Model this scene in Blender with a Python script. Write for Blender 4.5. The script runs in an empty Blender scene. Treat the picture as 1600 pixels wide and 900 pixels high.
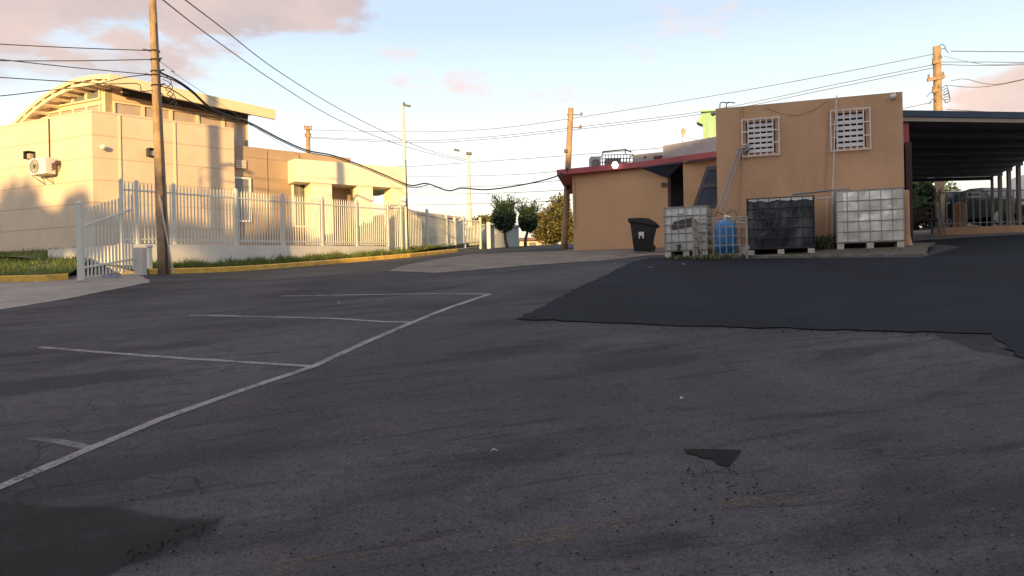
import bpy, bmesh, math, random
from mathutils import Vector, Matrix
import numpy as np

S = bpy.context.scene
C = S.collection
R = math.radians

# ---------------------------------------------------------------- camera
F = 1230.0            # focal length in pixels of the 1600 px wide photograph
EYE = 1.55
ROLL = 0.02
cam_d = bpy.data.cameras.new('camera')
cam = bpy.data.objects.new('camera', cam_d)
C.objects.link(cam)
cam_d.sensor_width = 36.0
cam_d.lens = 36.0 * F / 1600.0
cam_d.clip_start = 0.05
cam_d.clip_end = 6000
cam.matrix_world = Matrix.Translation((0, 0, EYE)) @ Matrix.Rotation(R(90), 4, 'X') @ Matrix.Rotation(-ROLL, 4, 'Z')
S.camera = cam

# ---------------------------------------------------------------- light
SUN_EL = 9.0
SUN_AZ = math.degrees(math.atan2(-0.2, -0.98))     # clockwise from +Y
sun_d = bpy.data.lights.new('sun', 'SUN')
sun_d.energy = 4.3
sun_d.angle = R(0.6)
sun_d.color = (1.0, 0.67, 0.26)
sun = bpy.data.objects.new('sun', sun_d)
C.objects.link(sun)
to_sun = Vector((math.sin(R(SUN_AZ)) * math.cos(R(SUN_EL)), math.cos(R(SUN_AZ)) * math.cos(R(SUN_EL)), math.sin(R(SUN_EL))))
sun.rotation_euler = to_sun.to_track_quat('Z', 'Y').to_euler()
sun.location = to_sun * 60

world = bpy.data.worlds.new('World')
S.world = world
world.use_nodes = True
SKY_STRENGTH = 0.15
S.view_settings.view_transform = 'Standard'
S.view_settings.look = 'None'
S.view_settings.gamma = 1
S.view_settings.use_curve_mapping = False
S.view_settings.exposure = 0.9


def build_world():
    nt = world.node_tree
    N, L = nt.nodes, nt.links
    N.clear()
    out = N.new('ShaderNodeOutputWorld')
    bg = N.new('ShaderNodeBackground')
    bg.inputs['Strength'].default_value = SKY_STRENGTH
    sky = N.new('ShaderNodeTexSky')
    sky.sky_type = 'NISHITA'
    sky.sun_disc = False
    sky.sun_elevation = R(SUN_EL)
    sky.sun_rotation = R(SUN_AZ)
    sky.air_density = 1.0
    sky.dust_density = 1.2
    sky.ozone_density = 1.5
    tc = N.new('ShaderNodeTexCoord')
    sep = N.new('ShaderNodeSeparateXYZ')
    L.new(tc.outputs['Generated'], sep.inputs[0])

    def m(op, a, b=None, c=None, clamp=False):
        n = N.new('ShaderNodeMath')
        n.operation = op
        n.use_clamp = clamp
        for i, v in enumerate((a, b, c)):
            if v is None:
                continue
            if isinstance(v, (int, float)):
                n.inputs[i].default_value = v
            else:
                L.new(v, n.inputs[i])
        return n.outputs[0]
    az = m('MULTIPLY', m('ARCTAN2', sep.outputs[0], sep.outputs[1]), 180 / math.pi)
    el = m('MULTIPLY', m('ARCSINE', sep.outputs[2]), 180 / math.pi)
    # pale evening veil low in the sky
    veil = N.new('ShaderNodeValToRGB')
    cr = veil.color_ramp
    stops = [(0.0, (4.2, 3.1, 2.4)), (0.055, (4.5, 3.45, 2.65)), (0.09, (4.7, 4.05, 3.35)), (0.127, (4.8, 4.6, 4.25)), (0.185, (4.5, 4.7, 4.7)), (0.223, (3.7, 4.25, 4.6)),
             (0.26, (3.4, 3.9, 4.35)), (0.31, (2.75, 3.25, 3.95)), (0.5, (3.1, 3.15, 3.4)), (1.0, (3.4, 3.2, 3.2))]
    while len(cr.elements) < len(stops):
        cr.elements.new(0.5)
    for e, (p, c) in zip(cr.elements, stops):
        e.position = p
        e.color = (c[0] / 6, c[1] / 6, c[2] / 6, 1)
    L.new(m('DIVIDE', el, 60.0, clamp=True), veil.inputs[0])
    vs = N.new('ShaderNodeVectorMath')
    vs.operation = 'SCALE'
    vs.inputs['Scale'].default_value = VEIL
    L.new(veil.outputs[0], vs.inputs[0])
    mixv = N.new('ShaderNodeMix')
    mixv.data_type = 'RGBA'
    mixv.inputs[0].default_value = 0.8
    L.new(sky.outputs[0], mixv.inputs[6])
    L.new(vs.outputs[0], mixv.inputs[7])
    # clouds: soft ellipses in azimuth and elevation, broken by noise
    noise = N.new('ShaderNodeTexNoise')
    noise.inputs['Scale'].default_value = 7.0
    noise.inputs['Detail'].default_value = 7.0
    noise.inputs['Roughness'].default_value = 0.58
    mp = N.new('ShaderNodeMapping')
    mp.inputs['Scale'].default_value = (1, 1, 2.6)
    L.new(tc.outputs['Generated'], mp.inputs[0])
    L.new(mp.outputs[0], noise.inputs['Vector'])
    n2 = N.new('ShaderNodeTexNoise')
    n2.inputs['Scale'].default_value = 24.0
    n2.inputs['Detail'].default_value = 6.0
    L.new(mp.outputs[0], n2.inputs['Vector'])
    nz = m('ADD', m('MULTIPLY', m('SUBTRACT', noise.outputs[0], 0.5), 1.9), m('MULTIPLY', m('SUBTRACT', n2.outputs[0], 0.5), 0.55))
    clouds = [(-31, 21.5, 16, 7.4, 1.7), (-21, 20.6, 11.5, 5.0, 1.8), (-14.6, 19.6, 5.6, 2.6, 1.5), (-38, 13.4, 8, 2.6, 0.75), (-30, 14.8, 9, 1.8, 0.6),
              (-7.0, 14.9, 2.3, 0.9, 0.7), (-2.9, 14.4, 2.4, 1.3, 0.75), (3.3, 13.7, 2.6, 0.9, 0.7), (7.4, 13.2, 2.3, 0.7, 0.6),
              (13.5, 18.0, 4.4, 1.6, 0.55), (9.5, 16.3, 1.8, 0.9, 0.3), (33.5, 10.8, 6.5, 2.5, 1.0), (28.5, 9.6, 4.6, 1.3, 0.5), (42, 12, 6, 2.5, 0.6),
              (-8, 16.5, 1.8, 0.7, 0.5)]
    n4 = N.new('ShaderNodeTexNoise')
    n4.inputs['Scale'].default_value = 42.0
    n4.inputs['Detail'].default_value = 6.0
    L.new(mp.outputs[0], n4.inputs['Vector'])
    nzs = m('ADD', m('MULTIPLY', m('SUBTRACT', n2.outputs[0], 0.5), 3.2), m('MULTIPLY', m('SUBTRACT', n4.outputs[0], 0.5), 1.8))
    tot = None
    small = None
    for (a0, e0, sa, se, op) in clouds:
        dx = m('DIVIDE', m('SUBTRACT', az, a0), sa)
        dy = m('DIVIDE', m('SUBTRACT', el, e0), se)
        d2 = m('ADD', m('MULTIPLY', dx, dx), m('MULTIPLY', dy, dy))
        v = m('SUBTRACT', 1.0, d2)
        if sa < 4.5:
            v = m('ADD', m('MULTIPLY', v, 0.8), m('SUBTRACT', nzs, 0.1))
            v = m('MULTIPLY', m('MULTIPLY', v, 0.9, clamp=True), op, clamp=True)
            small = v if small is None else m('MAXIMUM', small, v)
            continue
        v = m('ADD', m('MULTIPLY', v, 0.75), nz)
        v = m('MULTIPLY', m('MULTIPLY', v, 1.5, clamp=True), op, clamp=True)
        tot = v if tot is None else m('MAXIMUM', tot, v)
    ss = N.new('ShaderNodeMapRange')
    ss.interpolation_type = 'SMOOTHSTEP'
    L.new(tot, ss.inputs[0])
    # cloud colour: grey violet body, pink sunlit rims
    cc = N.new('ShaderNodeValToRGB')
    cc.color_ramp.elements[0].position = 0.38
    cc.color_ramp.elements[0].color = (0.52, 0.435, 0.44, 1)
    cc.color_ramp.elements[1].position = 0.70
    cc.color_ramp.elements[1].color = (0.84, 0.62, 0.53, 1)
    n3 = N.new('ShaderNodeTexNoise')
    n3.inputs['Scale'].default_value = 5.0
    n3.inputs['Detail'].default_value = 5.0
    mp3 = N.new('ShaderNodeMapping')
    mp3.inputs['Location'].default_value = (1.3, 0.4, 0.13)
    mp3.inputs['Scale'].default_value = (1, 1, 2.0)
    L.new(tc.outputs['Generated'], mp3.inputs[0])
    L.new(mp3.outputs[0], n3.inputs['Vector'])
    L.new(n3.outputs[0], cc.inputs[0])
    cs = N.new('ShaderNodeVectorMath')
    cs.operation = 'SCALE'
    cs.inputs['Scale'].default_value = VEIL * 0.74
    L.new(cc.outputs[0], cs.inputs[0])
    mixc = N.new('ShaderNodeMix')
    mixc.data_type = 'RGBA'
    L.new(m('MULTIPLY', ss.outputs[0], 0.92), mixc.inputs[0])
    L.new(mixv.outputs[2], mixc.inputs[6])
    L.new(cs.outputs[0], mixc.inputs[7])
    mixs = N.new('ShaderNodeMix')
    mixs.data_type = 'RGBA'
    L.new(small, mixs.inputs[0])
    L.new(mixc.outputs[2], mixs.inputs[6])
    mixs.inputs[7].default_value = (0.86 * VEIL * 0.74, 0.68 * VEIL * 0.74, 0.62 * VEIL * 0.74, 1)
    L.new(mixs.outputs[2], bg.inputs[0])
    L.new(bg.outputs[0], out.inputs[0])


VEIL = 5.6
build_world()

# ---------------------------------------------------------------- terrain and projection helpers


def smin(a, b, k):
    hh = max(k - abs(a - b), 0.0) / k
    return min(a, b) - hh * hh * k * 0.25


def h(x, y):
    ye = smin(y, 45.0, 8.0)
    ye = -smin(-ye, 16.0, 6.0)
    xe = 34 * math.tanh(x / 34.0)
    p1 = 0.024 * xe + 0.128 * ye
    p2 = 0.87 + 0.03 * xe + 0.07 * ye
    z = smin(p1, p2, 0.3)
    z += 0.22 * math.exp(-((x + 10.5) / 3.5) ** 2 - ((y - 16.8) / 3.6) ** 2)
    if y > 60:
        z -= 0.01 * min(y - 60, 300)
    return z


def ray(px, py):
    dx, dy = px - 800.0, 450.0 - py
    return (dx + dy * ROLL) / F, (dy - dx * ROLL) / F


def W(px, py, Y):
    a, b = ray(px, py)
    return Vector((a * Y, Y, EYE + b * Y))


def G(px, py, ymax=60.0):
    a, b = ray(px, py)
    y = 1.0
    while y < ymax:
        if EYE + b * y < h(a * y, y):
            break
        y += 0.25
    lo, hi = max(y - 0.25, 0.5), y
    for _ in range(20):
        mid = (lo + hi) / 2
        if EYE + b * mid < h(a * mid, mid):
            hi = mid
        else:
            lo = mid
    return Vector((a * hi, hi, h(a * hi, hi)))


def V2(p):
    return Vector((p[0], p[1]))


rnd = random.Random(7)

# ---------------------------------------------------------------- mesh helpers


class MB:
    def __init__(self):
        self.v = []
        self.f = []

    def add(self, vs, fs):
        o = len(self.v)
        self.v += [tuple(p) for p in vs]
        self.f += [tuple(i + o for i in q) for q in fs]

    def para(self, o, ex, ey, ez):
        o, ex, ey, ez = Vector(o), Vector(ex), Vector(ey), Vector(ez)
        vs = [o, o + ex, o + ex + ey, o + ey, o + ez, o + ex + ez, o + ex + ey + ez, o + ey + ez]
        fs = [(0, 3, 2, 1), (4, 5, 6, 7), (0, 1, 5, 4), (1, 2, 6, 5), (2, 3, 7, 6), (3, 0, 4, 7)]
        if ex.cross(ey).dot(ez) < 0:
            fs = [tuple(reversed(q)) for q in fs]
        self.add(vs, fs)

    def box(self, c, s, rz=0.0):
        ca, sa = math.cos(rz), math.sin(rz)
        ex, ey, ez = Vector((ca, sa, 0)) * s[0], Vector((-sa, ca, 0)) * s[1], Vector((0, 0, s[2]))
        self.para(Vector(c) - ex / 2 - ey / 2 - ez / 2, ex, ey, ez)

    def prism(self, poly, z0, z1):
        n = len(poly)
        area = sum(poly[i][0] * poly[(i + 1) % n][1] - poly[(i + 1) % n][0] * poly[i][1] for i in range(n))
        if area < 0:
            poly = list(reversed(poly))
        vs = [(p[0], p[1], z0) for p in poly] + [(p[0], p[1], z1) for p in poly]
        fs = [tuple(reversed(range(n))), tuple(range(n, 2 * n))]
        for i in range(n):
            j = (i + 1) % n
            fs.append((i, j, n + j, n + i))
        self.add(vs, fs)

    def tube(self, path, r, n=8, r2=None, caps=True):
        path = [Vector(p) for p in path]
        m_ = len(path)
        vs, fs = [], []
        ref = None
        for i, p in enumerate(path):
            d = (path[min(i + 1, m_ - 1)] - path[max(i - 1, 0)]).normalized()
            if ref is None:
                ref = Vector((0, 0, 1)) if abs(d.z) < 0.9 else Vector((1, 0, 0))
            s = d.cross(ref)
            if s.length < 1e-4:
                s = d.orthogonal()
            s.normalize()
            t = s.cross(d).normalized()
            ref = t
            if isinstance(r, (list, tuple)):
                rr = r[i]
            else:
                rr = r if r2 is None else r + (r2 - r) * i / (m_ - 1)
            for k in range(n):
                a = 2 * math.pi * k / n
                vs.append(p + s * (rr * math.cos(a)) + t * (rr * math.sin(a)))
        for i in range(m_ - 1):
            for k in range(n):
                k2 = (k + 1) % n
                fs.append((i * n + k, (i + 1) * n + k, (i + 1) * n + k2, i * n + k2))
        if caps:
            fs.append(tuple(range(n)))
            fs.append(tuple(reversed(range((m_ - 1) * n, m_ * n))))
        self.add(vs, fs)

    def lathe(self, c, prof, n=20):
        c = Vector(c)
        vs, fs = [], []
        for (r, z) in prof:
            for k in range(n):
                a = 2 * math.pi * k / n
                vs.append((c.x + r * math.cos(a), c.y + r * math.sin(a), c.z + z))
        m_ = len(prof)
        for i in range(m_ - 1):
            for k in range(n):
                k2 = (k + 1) % n
                fs.append((i * n + k, i * n + k2, (i + 1) * n + k2, (i + 1) * n + k))
        fs.append(tuple(reversed(range(n))))
        fs.append(tuple(range((m_ - 1) * n, m_ * n)))
        self.add(vs, fs)

    def leaves(self, c, rad, n, size, rng, shell=0.55, lumps=7, lump=0.28, flat=1.0):
        c = Vector(c)
        dirs = [Vector((rng.gauss(0, 1), rng.gauss(0, 1), rng.gauss(0, 1))).normalized() for _ in range(lumps)]
        amp = [rng.uniform(-lump, lump) for _ in range(lumps)]
        for _ in range(n):
            d = Vector((rng.gauss(0, 1), rng.gauss(0, 1), rng.gauss(0, 1))).normalized()
            k = 1.0
            for dd, a in zip(dirs, amp):
                k += a * max(0.0, d.dot(dd)) ** 3
            q = (shell + (1 - shell) * rng.random()) if rng.random() < 0.85 else rng.random() ** 0.5
            p = c + Vector((d.x * rad[0], d.y * rad[1], d.z * rad[2])) * (k * q * rng.uniform(0.94, 1.06))
            s = size * rng.uniform(0.55, 1.3)
            t = Vector((rng.gauss(0, 1), rng.gauss(0, 1), rng.gauss(0, 0.7))).normalized()
            u = t.cross(Vector((rng.gauss(0, 1), rng.gauss(0, 1), rng.gauss(0, 1)))).normalized()
            self.add([p - t * s, p + u * s * 0.42 * flat, p + t * s, p - u * s * 0.42 * flat], [(0, 1, 2, 3)])

    def mesh(self, name, mat, shift=None, smooth=False):
        me = bpy.data.meshes.new(name)
        vs = self.v
        if shift is not None:
            vs = [(a - shift[0], b - shift[1], c - shift[2]) for a, b, c in vs]
        me.from_pydata(vs, [], self.f)
        if smooth:
            me.polygons.foreach_set('use_smooth', [True] * len(me.polygons))
        if mat:
            me.materials.append(mat)
        me.update()
        return me


def thing(name, loc, label, cat, group=None, rz=0.0):
    o = bpy.data.objects.new(name, None)
    C.objects.link(o)
    o.empty_display_size = 0.2
    o.location = loc
    o.rotation_euler = (0, 0, rz)
    o['label'] = label
    o['category'] = cat
    if group:
        o['group'] = group
    return o


def root_loc(o):
    p = Vector((0, 0, 0))
    while o is not None:
        p = p + o.location
        o = o.parent
    return p


def part(name, mb, mat, parent, label=None, smooth=False, local=False):
    """world-space mesh builder -> child of parent (all parents unrotated), or local-space when local"""
    shift = None if local else root_loc(parent)
    o = bpy.data.objects.new(name, mb.mesh(name, mat, shift, smooth))
    C.objects.link(o)
    o.parent = parent
    if label:
        o['label'] = label
    return o


def single(name, mb, mat, loc, label, cat, group=None, smooth=False, kind=None):
    o = bpy.data.objects.new(name, mb.mesh(name, mat, loc, smooth))
    C.objects.link(o)
    o.location = loc
    o['label'] = label
    o['category'] = cat
    if group:
        o['group'] = group
    if kind:
        o['kind'] = kind
    return o


def struct(name, mb, mat, label, cat, smooth=False, kind='structure'):
    o = bpy.data.objects.new(name, mb.mesh(name, mat, None, smooth))
    C.objects.link(o)
    o['kind'] = kind
    o['label'] = label
    o['category'] = cat
    return o


def catmull(pts, n=8):
    pts = [Vector(p) for p in pts]
    if len(pts) < 3:
        return pts
    ex = [pts[0] * 2 - pts[1]] + pts + [pts[-1] * 2 - pts[-2]]
    out = []
    for i in range(1, len(ex) - 2):
        p0, p1, p2, p3 = ex[i - 1:i + 3]
        for k in range(n):
            t = k / n
            out.append(0.5 * ((2 * p1) + (p2 - p0) * t + (2 * p0 - 5 * p1 + 4 * p2 - p3) * t * t + (3 * p1 - p0 - 3 * p2 + p3) * t ** 3))
    out.append(pts[-1])
    return out

# ---------------------------------------------------------------- materials


def new_mat(name):
    mt = bpy.data.materials.new(name)
    mt.use_nodes = True
    nt = mt.node_tree
    bs = nt.nodes['Principled BSDF']
    return mt, nt, bs


def nnode(nt, kind, **kw):
    n = nt.nodes.new(kind)
    for k, v in kw.items():
        n.inputs[k].default_value = v
    return n


def noise(nt, vec, scale, detail=4.0, rough=0.55):
    n = nnode(nt, 'ShaderNodeTexNoise', Scale=scale, Detail=detail, Roughness=rough)
    nt.links.new(vec, n.inputs['Vector'])
    return n.outputs[0]


def mth(nt, op, a, b=None, c=None, clamp=False):
    n = nt.nodes.new('ShaderNodeMath')
    n.operation = op
    n.use_clamp = clamp
    for i, v in enumerate((a, b, c)):
        if v is None:
            continue
        if isinstance(v, (int, float)):
            n.inputs[i].default_value = v
        else:
            nt.links.new(v, n.inputs[i])
    return n.outputs[0]


def mixc(nt, fac, a, b):
    n = nt.nodes.new('ShaderNodeMix')
    n.data_type = 'RGBA'
    for i, v in ((0, fac), (6, a), (7, b)):
        if isinstance(v, (int, float)):
            n.inputs[i].default_value = v
        elif isinstance(v, (tuple, list)):
            n.inputs[i].default_value = (v[0], v[1], v[2], 1)
        else:
            nt.links.new(v, n.inputs[i])
    return n.outputs[2]


def objco(nt, scale=(1, 1, 1), rz=0.0):
    tc = nt.nodes.new('ShaderNodeTexCoord')
    if scale == (1, 1, 1) and rz == 0:
        return tc.outputs['Object']
    rot = nt.nodes.new('ShaderNodeMapping')
    rot.inputs['Rotation'].default_value = (0, 0, -rz)
    nt.links.new(tc.outputs['Object'], rot.inputs[0])
    mp = nt.nodes.new('ShaderNodeMapping')
    mp.inputs['Scale'].default_value = scale
    nt.links.new(rot.outputs[0], mp.inputs[0])
    return mp.outputs[0]


def bump(nt, bs, height, strength=0.3, dist=0.01):
    b = nt.nodes.new('ShaderNodeBump')
    b.inputs['Strength'].default_value = strength
    b.inputs['Distance'].default_value = dist
    nt.links.new(height, b.inputs['Height'])
    nt.links.new(b.outputs[0], bs.inputs['Normal'])


def thr(nt, v, lo, hi):
    n = nt.nodes.new('ShaderNodeMapRange')
    n.interpolation_type = 'SMOOTHSTEP'
    n.inputs[1].default_value = lo
    n.inputs[2].default_value = hi
    nt.links.new(v, n.inputs[0])
    return n.outputs[0]


def plain(name, col, rough=0.6, var=0.18, scale=3.0, metal=0.0, dirt=None, dirt_amt=0.5, dirt_scale=1.2, bmp=0.0, bscale=40.0, spec=None, emit=None, streak=False):
    mt, nt, bs = new_mat(name)
    co = objco(nt)
    n1 = noise(nt, co, scale, 5, 0.6)
    n2 = noise(nt, co, scale * 9, 3, 0.6)
    f = mth(nt, 'ADD', mth(nt, 'MULTIPLY', n1, 0.7), mth(nt, 'MULTIPLY', n2, 0.3))
    lo = tuple(c * (1 - var) for c in col)
    hi = tuple(min(1, c * (1 + var)) for c in col)
    c_ = mixc(nt, thr(nt, f, 0.3, 0.7), lo, hi)
    if dirt:
        cd = objco(nt, (1, 1, 0.18)) if streak else co
        d = thr(nt, noise(nt, cd, dirt_scale, 6, 0.65), 0.52, 0.72)
        c_ = mixc(nt, mth(nt, 'MULTIPLY', d, dirt_amt), c_, dirt)
    nt.links.new(c_, bs.inputs['Base Color'])
    bs.inputs['Roughness'].default_value = rough
    bs.inputs['Metallic'].default_value = metal
    if spec is not None:
        bs.inputs['Specular IOR Level'].default_value = spec
    if emit:
        bs.inputs['Emission Color'].default_value = (emit[0], emit[1], emit[2], 1)
        bs.inputs['Emission Strength'].default_value = emit[3]
    if bmp:
        bump(nt, bs, noise(nt, co, bscale, 4, 0.6), bmp, 0.01)
    return mt


def asphalt(name, base, warm=(0.082, 0.068, 0.062), stain=0.75, speck=1.15, dust=0.55):
    mt, nt, bs = new_mat(name)
    co = objco(nt)
    big = noise(nt, co, 0.35, 5, 0.6)
    mid = noise(nt, co, 1.6, 6, 0.65)
    st = noise(nt, objco(nt, (0.42, 1.25, 1), R(24)), 1.0, 7, 0.62)
    st2 = noise(nt, objco(nt, (0.16, 1.5, 1), R(12)), 1.3, 6, 0.62)
    fine = noise(nt, co, 55, 4, 0.7)
    grit = noise(nt, co, 170, 2, 0.6)
    lo = tuple(c * 0.72 for c in base)
    hi = tuple(c * 1.30 for c in base)
    c_ = mixc(nt, thr(nt, big, 0.3, 0.7), lo, hi)
    c_ = mixc(nt, mth(nt, 'MULTIPLY', thr(nt, mid, 0.48, 0.72), dust), c_, warm)
    dark = tuple(c * 0.40 for c in base)
    c_ = mixc(nt, mth(nt, 'MULTIPLY', thr(nt, st, 0.50, 0.66), stain), c_, dark)
    c_ = mixc(nt, mth(nt, 'MULTIPLY', thr(nt, st2, 0.52, 0.68), stain * 0.8), c_, tuple(c * 0.55 for c in base))
    st3 = noise(nt, objco(nt, (0.85, 7.0, 1), R(20)), 1.0, 5, 0.6)
    c_ = mixc(nt, mth(nt, 'MULTIPLY', thr(nt, st3, 0.565, 0.66), stain * 0.8), c_, dark)
    st4 = noise(nt, objco(nt, (0.5, 4.0, 1), R(8)), 1.3, 6, 0.65)
    c_ = mixc(nt, mth(nt, 'MULTIPLY', thr(nt, st4, 0.57, 0.67), stain * 0.8), c_, dark)
    mot = noise(nt, co, 9.0, 5, 0.7)
    c_ = mixc(nt, mth(nt, 'MULTIPLY', thr(nt, mot, 0.42, 0.68), 0.45), c_, tuple(c * 0.62 for c in base))
    # hairline cracks
    wv = nt.nodes.new('ShaderNodeVectorMath')
    wv.operation = 'MULTIPLY_ADD'
    nz_ = nnode(nt, 'ShaderNodeTexNoise', Scale=1.4, Detail=5.0)
    nt.links.new(co, nz_.inputs['Vector'])
    nt.links.new(nz_.outputs['Color'], wv.inputs[0])
    wv.inputs[1].default_value = (1.3, 1.3, 0)
    nt.links.new(co, wv.inputs[2])
    vc = nnode(nt, 'ShaderNodeTexVoronoi', Scale=0.33)
    vc.feature = 'DISTANCE_TO_EDGE'
    nt.links.new(wv.outputs[0], vc.inputs['Vector'])
    crack = mth(nt, 'MULTIPLY', mth(nt, 'LESS_THAN', vc.outputs['Distance'], 0.0035), thr(nt, noise(nt, co, 0.5, 3, 0.5), 0.47, 0.55))
    c_ = mixc(nt, mth(nt, 'MULTIPLY', crack, 0.45), c_, (0.015, 0.014, 0.014))
    # crumbly spots
    sp = noise(nt, co, 5.5, 6, 0.75)
    c_ = mixc(nt, mth(nt, 'MULTIPLY', thr(nt, sp, 0.63, 0.70), stain * 1.1), c_, tuple(c * 0.28 for c in base))
    g = mth(nt, 'ADD', mth(nt, 'MULTIPLY', thr(nt, fine, 0.3, 0.7), 0.55), mth(nt, 'MULTIPLY', thr(nt, grit, 0.35, 0.65), 0.45))
    mulv = mth(nt, 'ADD', 1.0 - speck * 0.5, mth(nt, 'MULTIPLY', g, speck))
    vm = nt.nodes.new('ShaderNodeVectorMath')
    vm.operation = 'SCALE'
    nt.links.new(c_, vm.inputs[0])
    nt.links.new(mulv, vm.inputs['Scale'])
    # pale stones and scraps
    vo = nnode(nt, 'ShaderNodeTexVoronoi', Scale=26.0)
    nt.links.new(co, vo.inputs['Vector'])
    sepc = nt.nodes.new('ShaderNodeSeparateColor')
    nt.links.new(vo.outputs['Color'], sepc.inputs[0])
    stone = mth(nt, 'MULTIPLY', mth(nt, 'LESS_THAN', vo.outputs['Distance'], 0.22), mth(nt, 'GREATER_THAN', sepc.outputs[0], 0.978))
    c2 = mixc(nt, mth(nt, 'MULTIPLY', stone, 0.4), vm.outputs[0], (0.22, 0.21, 0.2))
    pit = mth(nt, 'MULTIPLY', mth(nt, 'LESS_THAN', vo.outputs['Distance'], 0.28), mth(nt, 'LESS_THAN', sepc.outputs[1], 0.05))
    c2 = mixc(nt, mth(nt, 'MULTIPLY', pit, 0.75), c2, (0.012, 0.012, 0.014))
    nt.links.new(c2, bs.inputs['Base Color'])
    bs.inputs['Roughness'].default_value = 0.88
    bs.inputs['Specular IOR Level'].default_value = 0.15
    hsum = mth(nt, 'ADD', mth(nt, 'MULTIPLY', fine, 0.7), mth(nt, 'MULTIPLY', grit, 0.5))
    bump(nt, bs, hsum, 0.75, 0.016)
    return mt


def paint_mat(name, paint, cover=0.5, soft=0.12, amount=1.0):
    """worn road paint: where it has worn off the asphalt below shows through"""
    mt, nt, bs = new_mat(name)
    co = objco(nt)
    n = mth(nt, 'ADD', mth(nt, 'MULTIPLY', noise(nt, co, 2.2, 5, 0.7), 0.5), mth(nt, 'MULTIPLY', noise(nt, co, 40, 5, 0.75), 0.5))
    g = noise(nt, co, 120, 3, 0.7)
    a = mth(nt, 'SUBTRACT', 1.0, thr(nt, n, cover - soft, cover + soft))
    a = mth(nt, 'MULTIPLY', a, mth(nt, 'SUBTRACT', 1.0, mth(nt, 'MULTIPLY', thr(nt, g, 0.5, 0.7), 0.5)))
    nt.links.new(mth(nt, 'MULTIPLY', a, amount), bs.inputs['Alpha'])
    bs.inputs['Base Color'].default_value = (paint[0], paint[1], paint[2], 1)
    bs.inputs['Roughness'].default_value = 0.85
    bump(nt, bs, noise(nt, co, 60, 4, 0.7), 0.5, 0.012)
    return mt


def leaf_mat(name, col, var=0.5, trans=0.25):
    mt, nt, bs = new_mat(name)
    geo = nt.nodes.new('ShaderNodeNewGeometry')
    lo = tuple(c * (1 - var) for c in col)
    hi = tuple(c * (1 + var) for c in col)
    c_ = mixc(nt, geo.outputs['Random Per Island'], lo, hi)
    nt.links.new(c_, bs.inputs['Base Color'])
    bs.inputs['Roughness'].default_value = 0.6
    tr = nt.nodes.new('ShaderNodeBsdfTranslucent')
    nt.links.new(c_, tr.inputs[0])
    mx = nt.nodes.new('ShaderNodeMixShader')
    mx.inputs[0].default_value = trans
    nt.links.new(bs.outputs[0], mx.inputs[1])
    nt.links.new(tr.outputs[0], mx.inputs[2])
    nt.links.new(mx.outputs[0], nt.nodes['Material Output'].inputs[0])
    return mt


def panel_wall(name, col, pitch, off, seam=0.74, dirt=None):
    """painted wall with horizontal panel seams every pitch metres (pattern of the wall itself)"""
    mt, nt, bs = new_mat(name)
    co = objco(nt)
    sep = nt.nodes.new('ShaderNodeSeparateXYZ')
    nt.links.new(co, sep.inputs[0])
    fr = mth(nt, 'FRACT', mth(nt, 'DIVIDE', mth(nt, 'ADD', sep.outputs[2], off), pitch))
    line = mth(nt, 'LESS_THAN', fr, 0.035 / pitch)
    n1 = noise(nt, co, 1.4, 5, 0.6)
    n2 = noise(nt, objco(nt, (1, 1, 0.12)), 4.0, 5, 0.6)
    c_ = mixc(nt, thr(nt, n1, 0.3, 0.7), tuple(c * 0.93 for c in col), tuple(min(1, c * 1.05) for c in col))
    c_ = mixc(nt, mth(nt, 'MULTIPLY', thr(nt, n2, 0.55, 0.75), 0.22), c_, dirt or tuple(c * 0.6 for c in col))
    c_ = mixc(nt, line, c_, tuple(c * seam for c in col))
    nt.links.new(c_, bs.inputs['Base Color'])
    bs.inputs['Roughness'].default_value = 0.7
    hgt = mth(nt, 'SUBTRACT', mth(nt, 'MULTIPLY', noise(nt, co, 50, 3, 0.6), 0.15), line)
    bump(nt, bs, hgt, 0.4, 0.01)
    return mt


M = {}
ASP = (0.079, 0.073, 0.083)
M['asphalt'] = asphalt('weathered_asphalt', ASP)
M['fresh'] = asphalt('fresh_asphalt', (0.013, 0.016, 0.025), warm=(0.023, 0.022, 0.029), stain=0.4, speck=0.6, dust=0.35)
M['old_patch'] = asphalt('old_dark_asphalt', (0.030, 0.029, 0.032), warm=(0.042, 0.036, 0.03), stain=0.6, dust=0.5)
M['stain'] = paint_mat('oily_stain', (0.012, 0.011, 0.012), 0.56, 0.16, 0.33)
M['tar'] = asphalt('tar_fill', (0.012, 0.012, 0.014), warm=(0.02, 0.019, 0.018), stain=0.4, speck=0.5)
M['road'] = asphalt('road_asphalt', (0.092, 0.082, 0.076), stain=0.35, speck=0.35)
M['concrete'] = plain('worn_concrete', (0.165, 0.135, 0.115), 0.9, 0.35, 1.6, dirt=(0.068, 0.060, 0.058), dirt_amt=0.85, dirt_scale=0.9, bmp=0.4, bscale=50)
M['sidewalk'] = plain('pale_concrete', (0.27, 0.235, 0.21), 0.85, 0.18, 1.6, dirt=(0.13, 0.11, 0.1), dirt_amt=0.6, bmp=0.3)
M['white_line'] = paint_mat('worn_white_paint', (0.30, 0.28, 0.28), 0.57, 0.13, 0.92)
M['faint_white'] = paint_mat('faded_white_paint', (0.30, 0.28, 0.28), 0.53, 0.14, 0.6)
M['yellow_ghost'] = paint_mat('faded_yellow_paint', (0.20, 0.125, 0.065), 0.445, 0.07, 0.42)
M['kerb_yellow'] = plain('yellow_kerb_paint', (0.74, 0.44, 0.08), 0.75, 0.25, 3, dirt=(0.24, 0.19, 0.13), dirt_amt=0.9, dirt_scale=2.2, bmp=0.5)
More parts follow.
